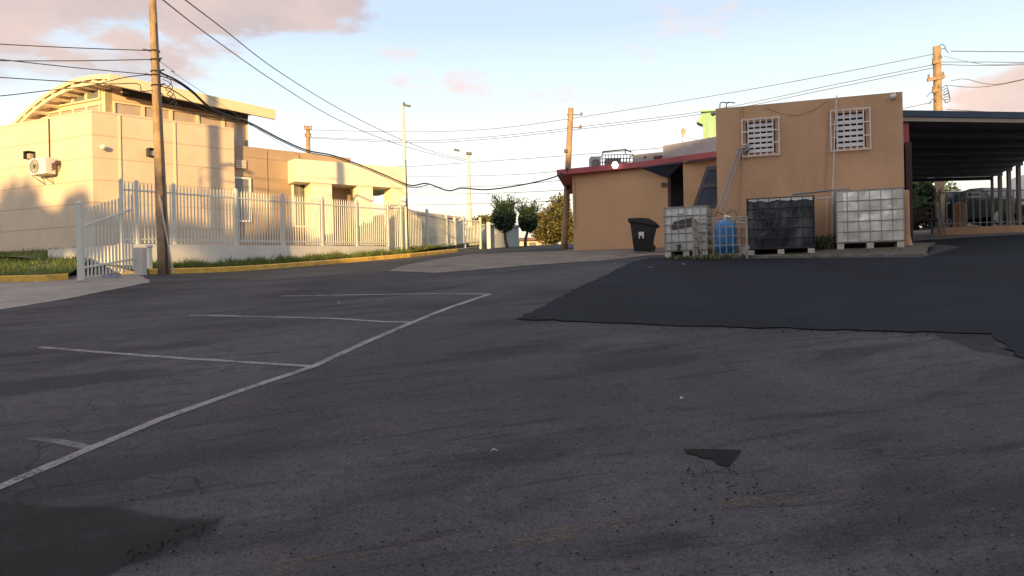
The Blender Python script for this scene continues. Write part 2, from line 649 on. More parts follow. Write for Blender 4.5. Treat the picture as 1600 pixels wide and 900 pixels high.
M['kerb'] = plain('kerb_concrete', (0.25, 0.22, 0.19), 0.9, 0.25, 3, dirt=(0.09, 0.075, 0.06), dirt_amt=0.7, dirt_scale=2.5, bmp=0.5)
M['soil_kerb'] = plain('crumbling_kerb', (0.15, 0.13, 0.115), 0.95, 0.4, 4, dirt=(0.07, 0.058, 0.045), dirt_amt=0.9, dirt_scale=3, bmp=0.8)
M['soil'] = plain('dry_soil', (0.10, 0.078, 0.060), 0.95, 0.4, 6, dirt=(0.05, 0.055, 0.03), dirt_amt=0.7, dirt_scale=4, bmp=0.8, bscale=30)
M['grass_soil'] = plain('turf_soil', (0.055, 0.07, 0.022), 0.95, 0.4, 5, bmp=0.6)
M['grass'] = leaf_mat('grass_blades', (0.13, 0.17, 0.035), 0.55, 0.35)
M['weed'] = leaf_mat('weed_leaves', (0.10, 0.125, 0.045), 0.6, 0.3)
M['leaf_dark'] = leaf_mat('dark_leaves', (0.036, 0.068, 0.034), 0.55, 0.2)
M['leaf_olive'] = leaf_mat('olive_leaves', (0.13, 0.115, 0.030), 0.55, 0.3)
M['leaf_mid'] = leaf_mat('mid_green_leaves', (0.045, 0.075, 0.03), 0.55, 0.25)
M['bark'] = plain('bark', (0.09, 0.065, 0.05), 0.9, 0.35, 12, bmp=0.5)
M['pole_wood'] = plain('weathered_pole_wood', (0.34, 0.225, 0.135), 0.85, 0.3, 5, dirt=(0.10, 0.065, 0.045), dirt_amt=0.7, dirt_scale=7, bmp=0.6, bscale=25, streak=True)
M['galv'] = plain('galvanised_steel', (0.42, 0.40, 0.38), 0.5, 0.15, 6, metal=0.6)
M['pale_metal'] = plain('pale_pole_paint', (0.58, 0.55, 0.50), 0.55, 0.1, 4)
M['wire'] = plain('black_cable', (0.03, 0.027, 0.026), 0.6, 0.2)
M['wire_grey'] = plain('grey_wire', (0.17, 0.155, 0.15), 0.6, 0.2)
M['dark'] = plain('dark_fitting', (0.03, 0.03, 0.034), 0.5, 0.2)
M['ceramic'] = plain('insulator', (0.24, 0.18, 0.16), 0.35, 0.2)
# left building
M['cream'] = panel_wall('sunlit_peach_panels', (0.69, 0.535, 0.41), 0.66, 0.36, dirt=(0.55, 0.42, 0.31))  # same paint as the right face, lightened for the sunlit side
M['peach'] = panel_wall('peach_wall_panels', (0.64, 0.485, 0.36), 0.66, 0.36, dirt=(0.52, 0.38, 0.27))
M['tan'] = panel_wall('tan_wall_panels', (0.40, 0.275, 0.185), 0.66, 0.5, seam=0.8)
M['cream_trim'] = plain('cream_trim', (0.70, 0.575, 0.39), 0.6, 0.05)
M['portico'] = plain('pale_portico_paint', (0.80, 0.72, 0.56), 0.65, 0.04, dirt=(0.68, 0.6, 0.4), dirt_amt=0.3)
M['shade_pane'] = plain('blind_behind_glass', (0.42, 0.33, 0.28), 0.2, 0.06, spec=0.5)
M['grey_pane'] = plain('grey_glass', (0.17, 0.17, 0.17), 0.15, 0.1, spec=0.6)
M['dark_glass'] = plain('dark_glass', (0.03, 0.035, 0.04), 0.12, 0.2, spec=0.6)
M['navy_panel'] = plain('dark_cladding', (0.035, 0.04, 0.05), 0.55, 0.15)
M['white'] = plain('white_paint', (0.74, 0.72, 0.68), 0.55, 0.06)
M['white_wall'] = plain('whitewashed_wall', (0.74, 0.68, 0.62), 0.8, 0.07, 2, dirt=(0.5, 0.43, 0.37), dirt_amt=0.5, dirt_scale=1.5, bmp=0.2, streak=True)
M['fence'] = plain('white_fence_paint', (0.66, 0.645, 0.585), 0.5, 0.07, 5)
M['blue_sign'] = plain('blue_paint', (0.05, 0.11, 0.30), 0.7, 0.2)
# right buildings
M['orange'] = plain('ochre_stucco', (0.56, 0.325, 0.185), 0.85, 0.07, 1.3, dirt=(0.40, 0.235, 0.14), dirt_amt=0.30, dirt_scale=1.6, bmp=0.35, bscale=60, streak=True)
M['orange_annex'] = plain('ochre_stucco_annex', (0.54, 0.325, 0.185), 0.85, 0.06, 1.0, dirt=(0.42, 0.25, 0.15), dirt_amt=0.3, dirt_scale=0.7, bmp=0.3, bscale=60)
M['dish'] = plain('faded_dish_paint', (0.55, 0.34, 0.30), 0.7, 0.2)
M['rag'] = plain('torn_dark_sheet', (0.075, 0.06, 0.058), 0.8, 0.3, 8)
M['red'] = plain('red_fascia_paint', (0.38, 0.075, 0.085), 0.6, 0.12, 3, dirt=(0.2, 0.05, 0.05))
M['navy'] = plain('dark_blue_paint', (0.036, 0.055, 0.095), 0.6, 0.2, 3)
M['grey_wall'] = plain('grey_parapet', (0.38, 0.35, 0.35), 0.85, 0.12, 2, dirt=(0.2, 0.18, 0.18), dirt_amt=0.6)
M['green'] = plain('lime_wall', (0.25, 0.42, 0.26), 0.7, 0.08)
M['green_pale'] = plain('pale_lime_awning', (0.28, 0.44, 0.28), 0.7, 0.08)
M['iron'] = plain('rusty_iron', (0.13, 0.095, 0.075), 0.8, 0.4, 10)
M['louver'] = plain('louver_white', (0.80, 0.76, 0.78), 0.45, 0.06)
M['grille'] = plain('grille_paint', (0.74, 0.66, 0.62), 0.6, 0.1, 8, dirt=(0.45, 0.3, 0.2), dirt_amt=0.5, dirt_scale=9)
M['panel_frame'] = plain('slate_frame', (0.075, 0.083, 0.10), 0.6, 0.15)
M['pvc'] = plain('pvc_pipe', (0.62, 0.56, 0.5), 0.5, 0.1)
M['pvc_grey'] = plain('grey_pvc', (0.27, 0.25, 0.25), 0.5, 0.1)
M['bin'] = plain('bin_plastic', (0.012, 0.013, 0.016), 0.45, 0.25, 4)
M['steel_cage'] = plain('cage_steel', (0.30, 0.27, 0.25), 0.5, 0.3, 9, metal=0.4)
M['dark_cage'] = plain('dark_cage_steel', (0.035, 0.04, 0.05), 0.5, 0.3, 9, metal=0.2)
M['rust_cage'] = plain('rusty_cage_steel', (0.36, 0.30, 0.26), 0.7, 0.35, 9, dirt=(0.16, 0.085, 0.05), dirt_amt=0.8, dirt_scale=6)
M['pallet'] = plain('pallet_feet', (0.50, 0.45, 0.38), 0.7, 0.2, 6, dirt=(0.2, 0.17, 0.14))
M['blue_tank'] = plain('blue_tank_paint', (0.022, 0.17, 0.42), 0.35, 0.12, 5)
M['canopy'] = plain('canopy_sheet', (0.13, 0.142, 0.165), 0.6, 0.15)
M['canopy_edge'] = plain('canopy_edge_beige', (0.36, 0.29, 0.23), 0.7, 0.1)
M['post_brown'] = plain('brown_post', (0.20, 0.15, 0.12), 0.7, 0.2)
M['rail'] = plain('grey_railing', (0.24, 0.24, 0.25), 0.5, 0.15)
M['red_dark'] = plain('dark_red_board', (0.07, 0.022, 0.02), 0.6, 0.2)
M['car_white'] = plain('white_car_paint', (0.62, 0.62, 0.62), 0.25, 0.03, spec=0.6)
M['car_blue'] = plain('blue_car_paint', (0.03, 0.11, 0.22), 0.25, 0.05, spec=0.6)
M['car_dark'] = plain('dark_car_paint', (0.03, 0.032, 0.036), 0.25, 0.05, spec=0.6)
M['tyre'] = plain('tyre_rubber', (0.015, 0.015, 0.015), 0.85, 0.2)
M['terracotta'] = plain('terracotta_roof', (0.36, 0.15, 0.08), 0.8, 0.2, 6)
M['lit_lamp'] = plain('lit_globe', (0.9, 0.88, 0.82), 0.4, 0.02, emit=(1.0, 0.95, 0.86, 1.6))
M['pink_wall'] = plain('pale_pink_wall', (0.66, 0.50, 0.40), 0.8, 0.08)
M['grey_shed'] = plain('grey_shed_metal', (0.36, 0.40, 0.41), 0.55, 0.1, 2)
M['litter'] = plain('paper_scrap', (0.48, 0.48, 0.48), 0.8, 0.1)


def foil_mat():
    mt, nt, bs = new_mat('silver_foil')
    co = objco(nt)
    n = noise(nt, co, 2.0, 2, 0.45)
    n2 = noise(nt, co, 9, 3, 0.5)
    c_ = mixc(nt, thr(nt, n, 0.32, 0.62), (0.72, 0.69, 0.62), (0.97, 0.93, 0.83))  # warm bright tones painted in place of foil reflections
    nt.links.new(c_, bs.inputs['Base Color'])
    bs.inputs['Metallic'].default_value = 0.3
    bs.inputs['Roughness'].default_value = 0.24
    bump(nt, bs, mth(nt, 'ADD', n, mth(nt, 'MULTIPLY', n2, 0.12)), 0.7, 0.09)
    return mt


def black_wrap_mat():
    mt, nt, bs = new_mat('black_plastic_wrap')
    co = objco(nt)
    n = noise(nt, objco(nt, (1, 1, 0.35)), 5.0, 4, 0.6)
    g = noise(nt, objco(nt, (1.6, 1, 0.35)), 2.8, 3, 0.5)
    c_ = mixc(nt, thr(nt, g, 0.45, 0.75), (0.014, 0.018, 0.026), (0.105, 0.10, 0.10))  # grey vertical bands in the colour stand in for highlights on the bulges
    nt.links.new(c_, bs.inputs['Base Color'])
    bs.inputs['Roughness'].default_value = 0.32
    bump(nt, bs, n, 0.8, 0.06)
    return mt


def dirty_white_mat():
    mt, nt, bs = new_mat('grimy_white_plastic')
    co = objco(nt)
    n = noise(nt, co, 2.5, 6, 0.6)
    g = noise(nt, objco(nt, (1, 1, 0.25)), 6, 5, 0.6)
    c_ = mixc(nt, thr(nt, n, 0.35, 0.7), (0.50, 0.49, 0.45), (0.72, 0.70, 0.64))
    c_ = mixc(nt, mth(nt, 'MULTIPLY', thr(nt, g, 0.52, 0.75), 0.6), c_, (0.20, 0.19, 0.17))
    nt.links.new(c_, bs.inputs['Base Color'])
    bs.inputs['Roughness'].default_value = 0.45
    bump(nt, bs, n, 0.4, 0.05)
    return mt


M['foil'] = foil_mat()
M['wrap'] = black_wrap_mat()
M['grimy'] = dirty_white_mat()

# ---------------------------------------------------------------- ground


def axis(lo, hi, step, far_lo, far_hi):
    a = list(np.arange(lo, hi + 1e-6, step))
    s, x = step, hi
    while x < far_hi:
        s *= 1.35
        x += s
        a.append(x)
    s, x = step, lo
    while x > far_lo:
        s *= 1.35
        x -= s
        a.insert(0, x)
    return a


def grid_sheet(xs, ys, dz=0.0):
    mb = MB()
    nx = len(xs)
    mb.v = [(x, y, h(x, y) + dz) for y in ys for x in xs]
    for j in range(len(ys) - 1):
        for i in range(nx - 1):
            a = j * nx + i
            mb.f.append((a, a + 1, a + nx + 1, a + nx))
    return mb


struct('ground', grid_sheet(axis(-18, 20, 0.25, -1500, 1500), axis(-3, 50, 0.25, -900, 2500)), M['asphalt'],
       'worn grey asphalt of the sloping parking lot', 'ground', smooth=True)


def sheet(name, poly, mat, dz, label, cat, step=0.4, hfun=h, kind='structure', jitter=0.0):
    """polygon (xy) laid on the terrain, cut into cells so that it follows the slope"""
    pts = [V2(p) for p in poly]
    if jitter:
        rr = random.Random(len(name) * 31 + len(pts))
        q = []
        for i, p in enumerate(pts):
            nx_ = pts[(i + 1) % len(pts)]
            L_ = (nx_ - p).length
            n = max(1, int(L_ / 0.13))
            for k in range(n):
                amt = jitter if k else jitter * 0.4
                q.append(p.lerp(nx_, k / n) + Vector((rr.uniform(-1, 1), rr.uniform(-1, 1))) * amt)
        pts = q
    bm = bmesh.new()
    bm.faces.new([bm.verts.new((p.x, p.y, 0)) for p in pts])
    xs = [p.x for p in pts]
    ys = [p.y for p in pts]
    for lo, hi, ax in ((min(xs), max(xs), 0), (min(ys), max(ys), 1)):
        x = math.floor(lo / step) * step + step
        while x < hi:
            co = (x, 0, 0) if ax == 0 else (0, x, 0)
            no = (1, 0, 0) if ax == 0 else (0, 1, 0)
            bmesh.ops.bisect_plane(bm, geom=bm.verts[:] + bm.edges[:] + bm.faces[:], plane_co=co, plane_no=no)
            x += step
    bmesh.ops.triangulate(bm, faces=bm.faces[:])
    for v in bm.verts:
        v.co.z = hfun(v.co.x, v.co.y) + dz
    bm.normal_update()
    for f_ in bm.faces:
        if f_.normal.z < 0:
            f_.normal_flip()
    me = bpy.data.meshes.new(name)
    bm.to_mesh(me)
    bm.free()
    me.materials.append(mat)
    o = bpy.data.objects.new(name, me)
    C.objects.link(o)
    o['kind'] = kind
    o['label'] = label
    o['category'] = cat
    return o


def Gs(*pts):
    return [G(*p) for p in pts]


def strip(pts, w0, w1=None):
    """outline of a painted stripe along a polyline of xy points"""
    w1 = w0 if w1 is None else w1
    pts = [V2(p) for p in pts]
    n = len(pts)
    left, right = [], []
    for i, p in enumerate(pts):
        d = (pts[min(i + 1, n - 1)] - pts[max(i - 1, 0)]).normalized()
        s = Vector((-d.y, d.x)) * ((w0 + (w1 - w0) * i / (n - 1)) / 2)
        left.append(p + s)
        right.append(p - s)
    return left + right[::-1]


# fence line, kerb line of the verge
FA = W(190, 380, 19.0)
FB = W(605, 384, 28.0)
FA, FB = Vector((FA.x, FA.y)), Vector((FB.x, FB.y))
fdir = (FB - FA).normalized()
fn = Vector((fdir.y, -fdir.x))          # towards the road

fresh_poly = [V2(p) for p in Gs((806, 499), (852, 478), (905, 449), (950, 429), (985, 411), (1015, 404), (1045, 403))]
fresh_poly += [V2(p) for p in Gs((1160, 405), (1300, 404), (1440, 403))]
fresh_poly += [Vector((9.3, 16.2)), Vector((9.9, 19.3)), Vector((12.0, 20.0)), Vector((17.0, 20.8)), Vector((15.5, 13)), Vector((9.5, 6.0))]
fresh_poly += [V2(p) for p in Gs((1720, 640), (1600, 568), (1548, 523), (1400, 519), (1250, 515), (1100, 511), (1000, 507), (900, 503))]
sheet('asphalt_patch', fresh_poly, M['fresh'], 0.012, 'large patch of fresh black asphalt in front of the tanks', 'asphalt patch', jitter=0.04)


def stain(pts, label, amounts=(1.10, 1.0, 0.88), jit=0.035):
    """dark stain with a soft irregular rim: thin see-through films, each a little smaller"""
    pp = [V2(p) for p in pts]
    c0 = sum(pp, Vector((0, 0))) / len(pp)
    for k, f_ in enumerate(amounts):
        sheet('stain', [c0 + (p - c0) * f_ for p in pp], M['stain'], 0.0045 + 0.0022 * k, label, 'stain', jitter=jit)


stain(Gs((-60, 800), (0, 790), (90, 793), (210, 800), (345, 812), (325, 835), (270, 850), (230, 872), (190, 884), (160, 910), (120, 960), (-200, 960)),
      'dark oily stain at the near left corner', (1.06, 1.0, 0.95), 0.045)
stain(Gs((1445, 520), (1546, 521), (1596, 560), (1560, 556), (1500, 540)), 'dark smear at the corner of the fresh asphalt', (1.0, 0.8), 0.06)
sheet('asphalt_patch', [V2(p) for p in Gs((1066, 703), (1110, 702), (1156, 704), (1150, 712), (1136, 730), (1122, 727), (1112, 719), (1098, 718), (1088, 711), (1074, 709))],
      M['tar'], 0.006, 'small black wedge shaped asphalt repair in the middle of the lot', 'asphalt patch', jitter=0.035)
# concrete apron towards the annex
sheet('concrete_apron', [V2(p) for p in Gs((604, 424), (640, 413), (690, 404), (735, 398), (800, 395), (880, 392))] + [Vector((2.0, 27.5)), Vector((8, 27)), Vector((7.2, 19))]
      + [V2(p) for p in Gs((1046, 399), (1010, 400), (960, 406), (905, 410), (840, 414), (760, 421), (680, 427))],
      M['concrete'], 0.008, 'worn pale concrete apron in front of the low annex', 'pavement', jitter=0.05)
# street running along the fence
kerb_pts = []
for t, off in ((-0.02, 1.15), (0.0, 1.1), (0.25, 1.08), (0.5, 1.0), (0.75, 0.95), (1.0, 0.9)):
    kerb_pts.append(FA.lerp(FB, t) + fn * off)
for (px, Y) in ((690, 33), (735, 38), (760, 41), (790, 44)):
    p = W(px, 390, Y)
    kerb_pts.append(Vector((p.x, p.y)) + fn * 0.7)
road_poly = [Vector((p.x, p.y)) + fn * 0.05 for p in kerb_pts]
road_poly += [Vector((3.0, 44)), Vector((1.2, 30))] + [V2(p) for p in Gs((735, 398.5), (690, 404.5), (640, 413.5), (600, 425))] + [V2(G(420, 438)), Vector((-7.2, 17.0))]
sheet('road', road_poly, M['road'], 0.004, 'asphalt street running up beside the white fence', 'road', jitter=0.03)
# pale concrete drive at the far left
drive = [V2(p) for p in Gs((-260, 510), (-100, 497), (0, 484), (100, 468), (180, 452), (236, 441))] + [Vector((-8.3, 17.6)), Vector((-8.9, 19.0)), Vector((-10.2, 19.0)), Vector((-10.3, 16.6)), Vector((-13.5, 16.3)), Vector((-17, 16.6))]
sheet('driveway', drive, M['sidewalk'], 0.005, 'pale concrete driveway at the left edge of the lot', 'driveway', jitter=0.03)

# painted lines
ml = [(-70, 790), (5, 760), (145, 700), (250, 656), (380, 610), (490, 573), (570, 536), (645, 504), (700, 482), (765, 460)]
sheet('painted_line', strip(Gs(*ml), 0.085, 0.09), M['white_line'], 0.006, 'long white parking line running up the lot', 'road marking', jitter=0.006)
for k, (pts, mt, lab) in enumerate([
        ([(45, 684), (95, 691), (143, 702)], 'faint_white', 'short white stall line nearest the viewer'),
        ([(62, 543), (160, 551), (280, 560), (390, 567), (492, 573)], 'white_line', 'white stall line second from the viewer'),
        ([(295, 493), (400, 495), (520, 498), (600, 503), (648, 504)], 'white_line', 'white stall line third from the viewer'),
        ([(440, 463), (560, 461), (690, 459), (768, 460)], 'white_line', 'white stall line farthest from the viewer')]):
    sheet('painted_line', strip(Gs(*pts), 0.075), M[mt], 0.005, lab, 'road marking', jitter=0.008)
for pts, w, lab in [([(422, 433), (475, 430)], 0.10, 'short faded white dash beside the street'), ([(424, 436.5), (455, 435.5)], 0.07, 'shorter faded white dash beside the street')]:
    sheet('painted_line', strip(Gs(*pts), w), M['faint_white'], 0.009, lab, 'road marking', jitter=0.005)
for pts, w, lab in [
        ([(700, 553), (800, 541), (880, 532), (970, 522), (1075, 516)], 0.10, 'faded yellow line just before the fresh asphalt'),
        ([(680, 654), (782, 644)], 0.07, 'short faded yellow dash in the middle of the lot'),
        ([(950, 617), (1002, 599)], 0.10, 'short faded yellow dash running up the lot'),
        ([(800, 851), (930, 825), (1060, 804), (1180, 784), (1320, 768)], 0.12, 'long faded yellow line low on the right'),
        ([(1150, 605), (1235, 598)], 0.07, 'faint yellow dash right of the others'),
        ([(430, 890), (560, 862), (690, 843)], 0.12, 'faint yellow line at the near edge')]:
    sheet('painted_line', strip(Gs(*pts), w), M['yellow_ghost'], 0.005, lab, 'road marking', jitter=0.015)

# raised verge along the fence and the lawn behind the left kerb


def verge_raise(x, y):
    d = -((Vector((x, y)) - FA - fn * 1.05).dot(fn))
    s1 = min(max(d / 1.4, 0), 1)
    s2 = min(max((d - 1.6) / 4.0, 0), 1)
    return 0.11 + 0.15 * s1 * s1 * (3 - 2 * s1) + 0.42 * s2 * s2 * (3 - 2 * s2)


def hv(x, y):
    return h(x, y) + verge_raise(x, y)


inner = [FA - fn * 9.0 - fdir * 1.0, FB - fn * 9.0 + fdir * 2]
vk = [p - fn * 0.17 for p in kerb_pts]
verge_poly = vk + [Vector((-3.0, 46)), FB - fn * 12 + fdir * 12, inner[1], inner[0], FA - fn * 1.3 - fdir * 0.2, FA + fn * 0.2 - fdir * 0.4]
sheet('verge', verge_poly, M['grass_soil'], 0.0, 'raised grass verge between the kerb and the white fence', 'verge', hfun=hv)
lawn_kerb = [Vector((-24, 17.6)), Vector((-17.0, 16.75)), Vector((-13.5, 16.45)), Vector((-10.9, 16.1)), Vector((-9.55, 16.0)), Vector((-9.2, 16.3))]


def hl(x, y):
    d = y - 16.2 - max(0, (-9.5 - x)) * 0.1
    s = min(max(d / 6.5, 0), 1)
    return h(x, y) + 0.10 + 0.70 * s


lawn_poly = [p + Vector((0, 0.14)) for p in lawn_kerb] + [Vector((-9.6, 17.6)), Vector((-10.3, 19.3)), Vector((-11.6, 21.2)), Vector((-12, 24)), Vector((-24, 29))]
sheet('lawn', lawn_poly, M['grass_soil'], 0.0, 'small lawn below the cream wall at the far left', 'lawn', hfun=hl)


def kerb_mesh(pts, w, hgt, flip=1):
    mb = MB()
    pts = [V2(p) for p in pts]
    fine = []
    for a, b in zip(pts, pts[1:]):
        n = max(1, int((b - a).length / 0.5))
        fine += [a.lerp(b, k / n) for k in range(n)]
    fine.append(pts[-1])
    vs = []
    n = len(fine)
    for i, p in enumerate(fine):
        d = (fine[min(i + 1, n - 1)] - fine[max(i - 1, 0)]).normalized()
        s = Vector((-d.y, d.x)) * (w / 2) * flip
        z = h(p.x, p.y)
        for (k, zz) in ((-1.0, -0.25), (-0.92, hgt - 0.02), (-0.75, hgt), (1.0, hgt + 0.002), (1.0, -0.25)):
            q = p + s * k
            vs.append((q.x, q.y, z + zz))
    fs = []
    for i in range(n - 1):
        for k in range(4):
            fs.append((i * 5 + k, (i + 1) * 5 + k, (i + 1) * 5 + k + 1, i * 5 + k + 1))
    mb.add(vs, fs)
    return mb


struct('kerb', kerb_mesh(kerb_pts[:7], 0.20, 0.135), M['kerb_yellow'], 'yellow painted kerb along the grass verge', 'kerb')
struct('kerb', kerb_mesh(kerb_pts[6:], 0.20, 0.13), M['kerb'], 'grey kerb farther up the street', 'kerb')
struct('kerb', kerb_mesh(lawn_kerb, 0.20, 0.13), M['kerb_yellow'], 'short yellow kerb around the lawn at the far left', 'kerb')


def in_poly(p, poly):
    c = False
    n = len(poly)
    j = n - 1
    for i in range(n):
        a, b = poly[i], poly[j]
        if (a[1] > p[1]) != (b[1] > p[1]) and p[0] < (b[0] - a[0]) * (p[1] - a[1]) / (b[1] - a[1]) + a[0]:
            c = not c
        j = i
    return c


def grass_blades(regions, seed):
    rg = random.Random(seed)
    mb = MB()
    for poly, n, hf, hmin, hmax in regions:
        xs = [p[0] for p in poly]
        ys = [p[1] for p in poly]
        k = 0
        while k < n:
            x, y = rg.uniform(min(xs), max(xs)), rg.uniform(min(ys), max(ys))
            if not in_poly((x, y), poly):
                continue
            k += 1
            bare = math.sin(x * 2.3 + 1.7 * math.sin(y * 1.9)) * math.sin(y * 2.7 + x * 1.1)
            if bare < -0.35 and rg.random() < 0.75:
                continue
            clump = 0.55 + 0.9 * (0.5 + 0.5 * math.sin(x * 5.1 + math.sin(y * 3.7) * 2)) * rg.random()
            a = rg.uniform(0, 6.28)
            hh = rg.uniform(hmin, hmax) * clump
            w = rg.uniform(0.006, 0.016)
            z = hf(x, y) - 0.01
            lx, ly = rg.gauss(0, 0.45) * hh, rg.gauss(0, 0.45) * hh
            ca, sa = math.cos(a) * w, math.sin(a) * w
            mb.add([(x - ca, y - sa, z), (x + ca, y + sa, z), (x + lx, y + ly, z + hh)], [(0, 1, 2)])
    return mb


strip_poly = vk[1:7] + [FB + fn * 0.1, FA.lerp(FB, 0.05) + fn * 0.1]
front_lawn = [p + Vector((0, 0.14)) for p in lawn_kerb[1:]] + [Vector((-9.8, 18.0)), Vector((-10.6, 19.6)), Vector((-12.2, 22.6)), Vector((-17, 24.9))]
struct('grass', grass_blades([(strip_poly, 9000, hv, 0.08, 0.24), (front_lawn, 13000, hl, 0.06, 0.18)], 3), M['grass'],
       'short green grass on the verge and the left lawn', 'grass', kind='stuff')

# ---------------------------------------------------------------- civic building (left)
u = Vector((-0.9, 0.437)).normalized()
PC = V2(W(143, 172, 23.0))
PD = V2(W(365, 200, 25.9))
v = (PD - PC).normalized()
nl = Vector((-u.y, u.x))
if nl.y > 0:
    nl = -nl                       # outward normal of the left face
nr = Vector((v.y, -v.x))           # outward normal of the right face
ZT = W(143, 172, 23.0).z


def V3(p, z):
    return Vector((p[0], p[1], z))


hall = thing('civic_building', V3(PC, 2.0), 'cream and peach hall with a curved roof, clerestory windows and a pale entrance portico', 'building')
FARL = PC + u * 13
# two wall slabs of one paint, the sunlit left one toned lighter; butt joint at the corner
mb = MB()
mb.para(V3(PC, 1.6), V3(u * 13, 0), V3(-nl * 0.25, 0), (0, 0, ZT - 1.6))
part('wall', mb, M['cream'], hall, 'wall panels on the left face, peach toned lighter for the sun')
mb = MB()
LV = (PD - PC).length
mb.para(V3(PC + v * 0.003 + nr * 0.003, 1.6), V3(v * LV, 0), V3(-nr * 0.25, 0), (0, 0, ZT - 1.6 + 0.002))
part('wall', mb, M['peach'], hall, 'peach wall panels on the right face')
mb = MB()
mb.prism([PC + v * 0.2 + u * 0.3, PD + u * 0.35 - v * 0.1, PD + u * 9, FARL + v * 0.3], ZT - 0.35, ZT - 0.25)
mb.para(V3(PD, 1.6), V3(u * 9, 0), V3(-v * 0.25, 0), (0, 0, ZT - 1.6 - 0.003))
part('flat_roof', mb, M['peach'], hall)
# vertical trims on the right face
for px in (186, 281):
    a = (px - 143) / (365 - 143)
    a = a * 0.88
    mb = MB()
    mb.para(V3(PC + v * (LV * a) + nr * 0.004, 2.2), V3(v * 0.05, 0), V3(nr * 0.035, 0), (0, 0, ZT - 2.25))
    part('trim', mb, M['cream_trim'], hall)
mb = MB()
cp = V2(W(73, 200, 23.95))
mb.tube([V3(PC + u * 1.9 + nl * 0.03, ZT - 0.05), V3(PC + u * 1.9 + nl * 0.03, 5.6)], 0.018, 6)
part('conduit', mb, M['dark'], hall)

# upper volume
PE = PC + u * 1.0 + v * 1.0
PF = PE + v * 4.55
LU = 4.3
ZW0, ZW1 = ZT - 0.3, 7.57


def vault(s, vv=0.0):
    return 8.22 - 0.083 * (s - 0.15) ** 2 - 0.067 * (vv + 0.5)


mb = MB()
za, zb = vault(0.0, 0.0) - 0.15, vault(0.0, 4.55) - 0.15
q4 = [PE, PE + v * 4.55, PE + v * 4.55 + u * 0.2, PE + u * 0.2]
mb.add([V3(p, ZT - 2.5) for p in q4] + [V3(q4[0], za), V3(q4[1], zb), V3(q4[2], zb), V3(q4[3], za)],
       [(0, 3, 2, 1), (4, 5, 6, 7), (0, 1, 5, 4), (1, 2, 6, 5), (2, 3, 7, 6), (3, 0, 4, 7)])
part('upper_wall', mb, M['peach'], hall)
mb = MB()
prof = [(0.0, ZT - 0.5)] + [(LU, ZT - 0.5)] + [(LU - k * LU / 14, vault(LU - k * LU / 14) - 0.16) for k in range(15)]
n = len(prof)
vs = [V3(PE + u * s - v * 0.004, z) for s, z in prof] + [V3(PE + u * s + v * 0.2, z) for s, z in prof]
fs = [tuple(range(n)), tuple(reversed(range(n, 2 * n)))] + [(i, n + i, n + (i + 1) % n, (i + 1) % n) for i in range(n)]
mb.add(vs, fs)
part('gable_wall', mb, M['cream_trim'], hall)
mb = MB()
mb.para(V3(PF, ZT - 2.5), V3(u * 3.9, 0), V3(-v * 0.2, 0), (0, 0, 6.6 - ZT + 2.47))
part('upper_wall', mb, M['peach'], hall)
# roof shell: cross section along u from -0.75 to 7, axis along v from -0.85 to 6
ss = [-1.0 + k * 5.6 / 26 for k in range(27)]
v0, v1 = -0.5, 4.75
mb = MB()
vs = []
for dz in (0.0, -0.13):
    for vv in (v0, v1):
        vs += [V3(PE + u * s + v * vv, vault(s, vv) + dz) for s in ss]
n = len(ss)
fs = []
for i in range(n - 1):
    fs.append((i, i + 1, n + i + 1, n + i))
    fs.append((2 * n + i, 3 * n + i, 3 * n + i + 1, 2 * n + i + 1))
    fs.append((i, 2 * n + i, 2 * n + i + 1, i + 1))
    fs.append((n + i, n + i + 1, 3 * n + i + 1, 3 * n + i))
fs += [(0, n, 3 * n, 2 * n), (n - 1, 3 * n - 1, 4 * n - 1, 2 * n - 1)]
mb.add(vs, fs)
roof = part('vaulted_roof', mb, M['cream_trim'], hall)
mb = MB()
mb.para(V3(PE - u * 1.02 + v * (v0 - 0.003), vault(-1.0, v0) - 0.29), V3(v * (v1 - v0 + 0.006), -0.067 * (v1 - v0)), V3(u * 0.10, 0), (0, 0, 0.33))
part('fascia', mb, M['cream_trim'], roof)
# second curved band of the gable overhang
mb = MB()
vs = []
for (vv, dz) in ((v0 + 0.02, -0.135), (v0 + 0.02, -0.235), (v0 + 0.12, -0.135), (v0 + 0.12, -0.235)):
    vs += [V3(PE + u * s + v * vv, vault(s, vv) + dz - 0.05) for s in ss]
fs = []
for i in range(n - 1):
    fs.append((i, n + i, n + i + 1, i + 1))
    fs.append((2 * n + i, 2 * n + i + 1, 3 * n + i + 1, 3 * n + i))
    fs.append((n + i, 3 * n + i, 3 * n + i + 1, n + i + 1))
mb.add(vs, fs)
part('curved_beam', mb, M['cream_trim'], roof)
for k in range(11):
    s = -0.75 + k * 0.47
    z = vault(s, v0)
    tx = (V3(PE + u * (s + 0.1), vault(s + 0.1)) - V3(PE + u * s, z)).normalized()
    nz_ = Vector((0, 0, 1))
    mb = MB()
    mb.para(V3(PE + u * s + v * (v0 + 0.004), z - 0.30), tx * 0.09, V3(v * 0.48, -0.03), (0, 0, 0.165))
    part('rafter', mb, M['cream_trim'], roof)
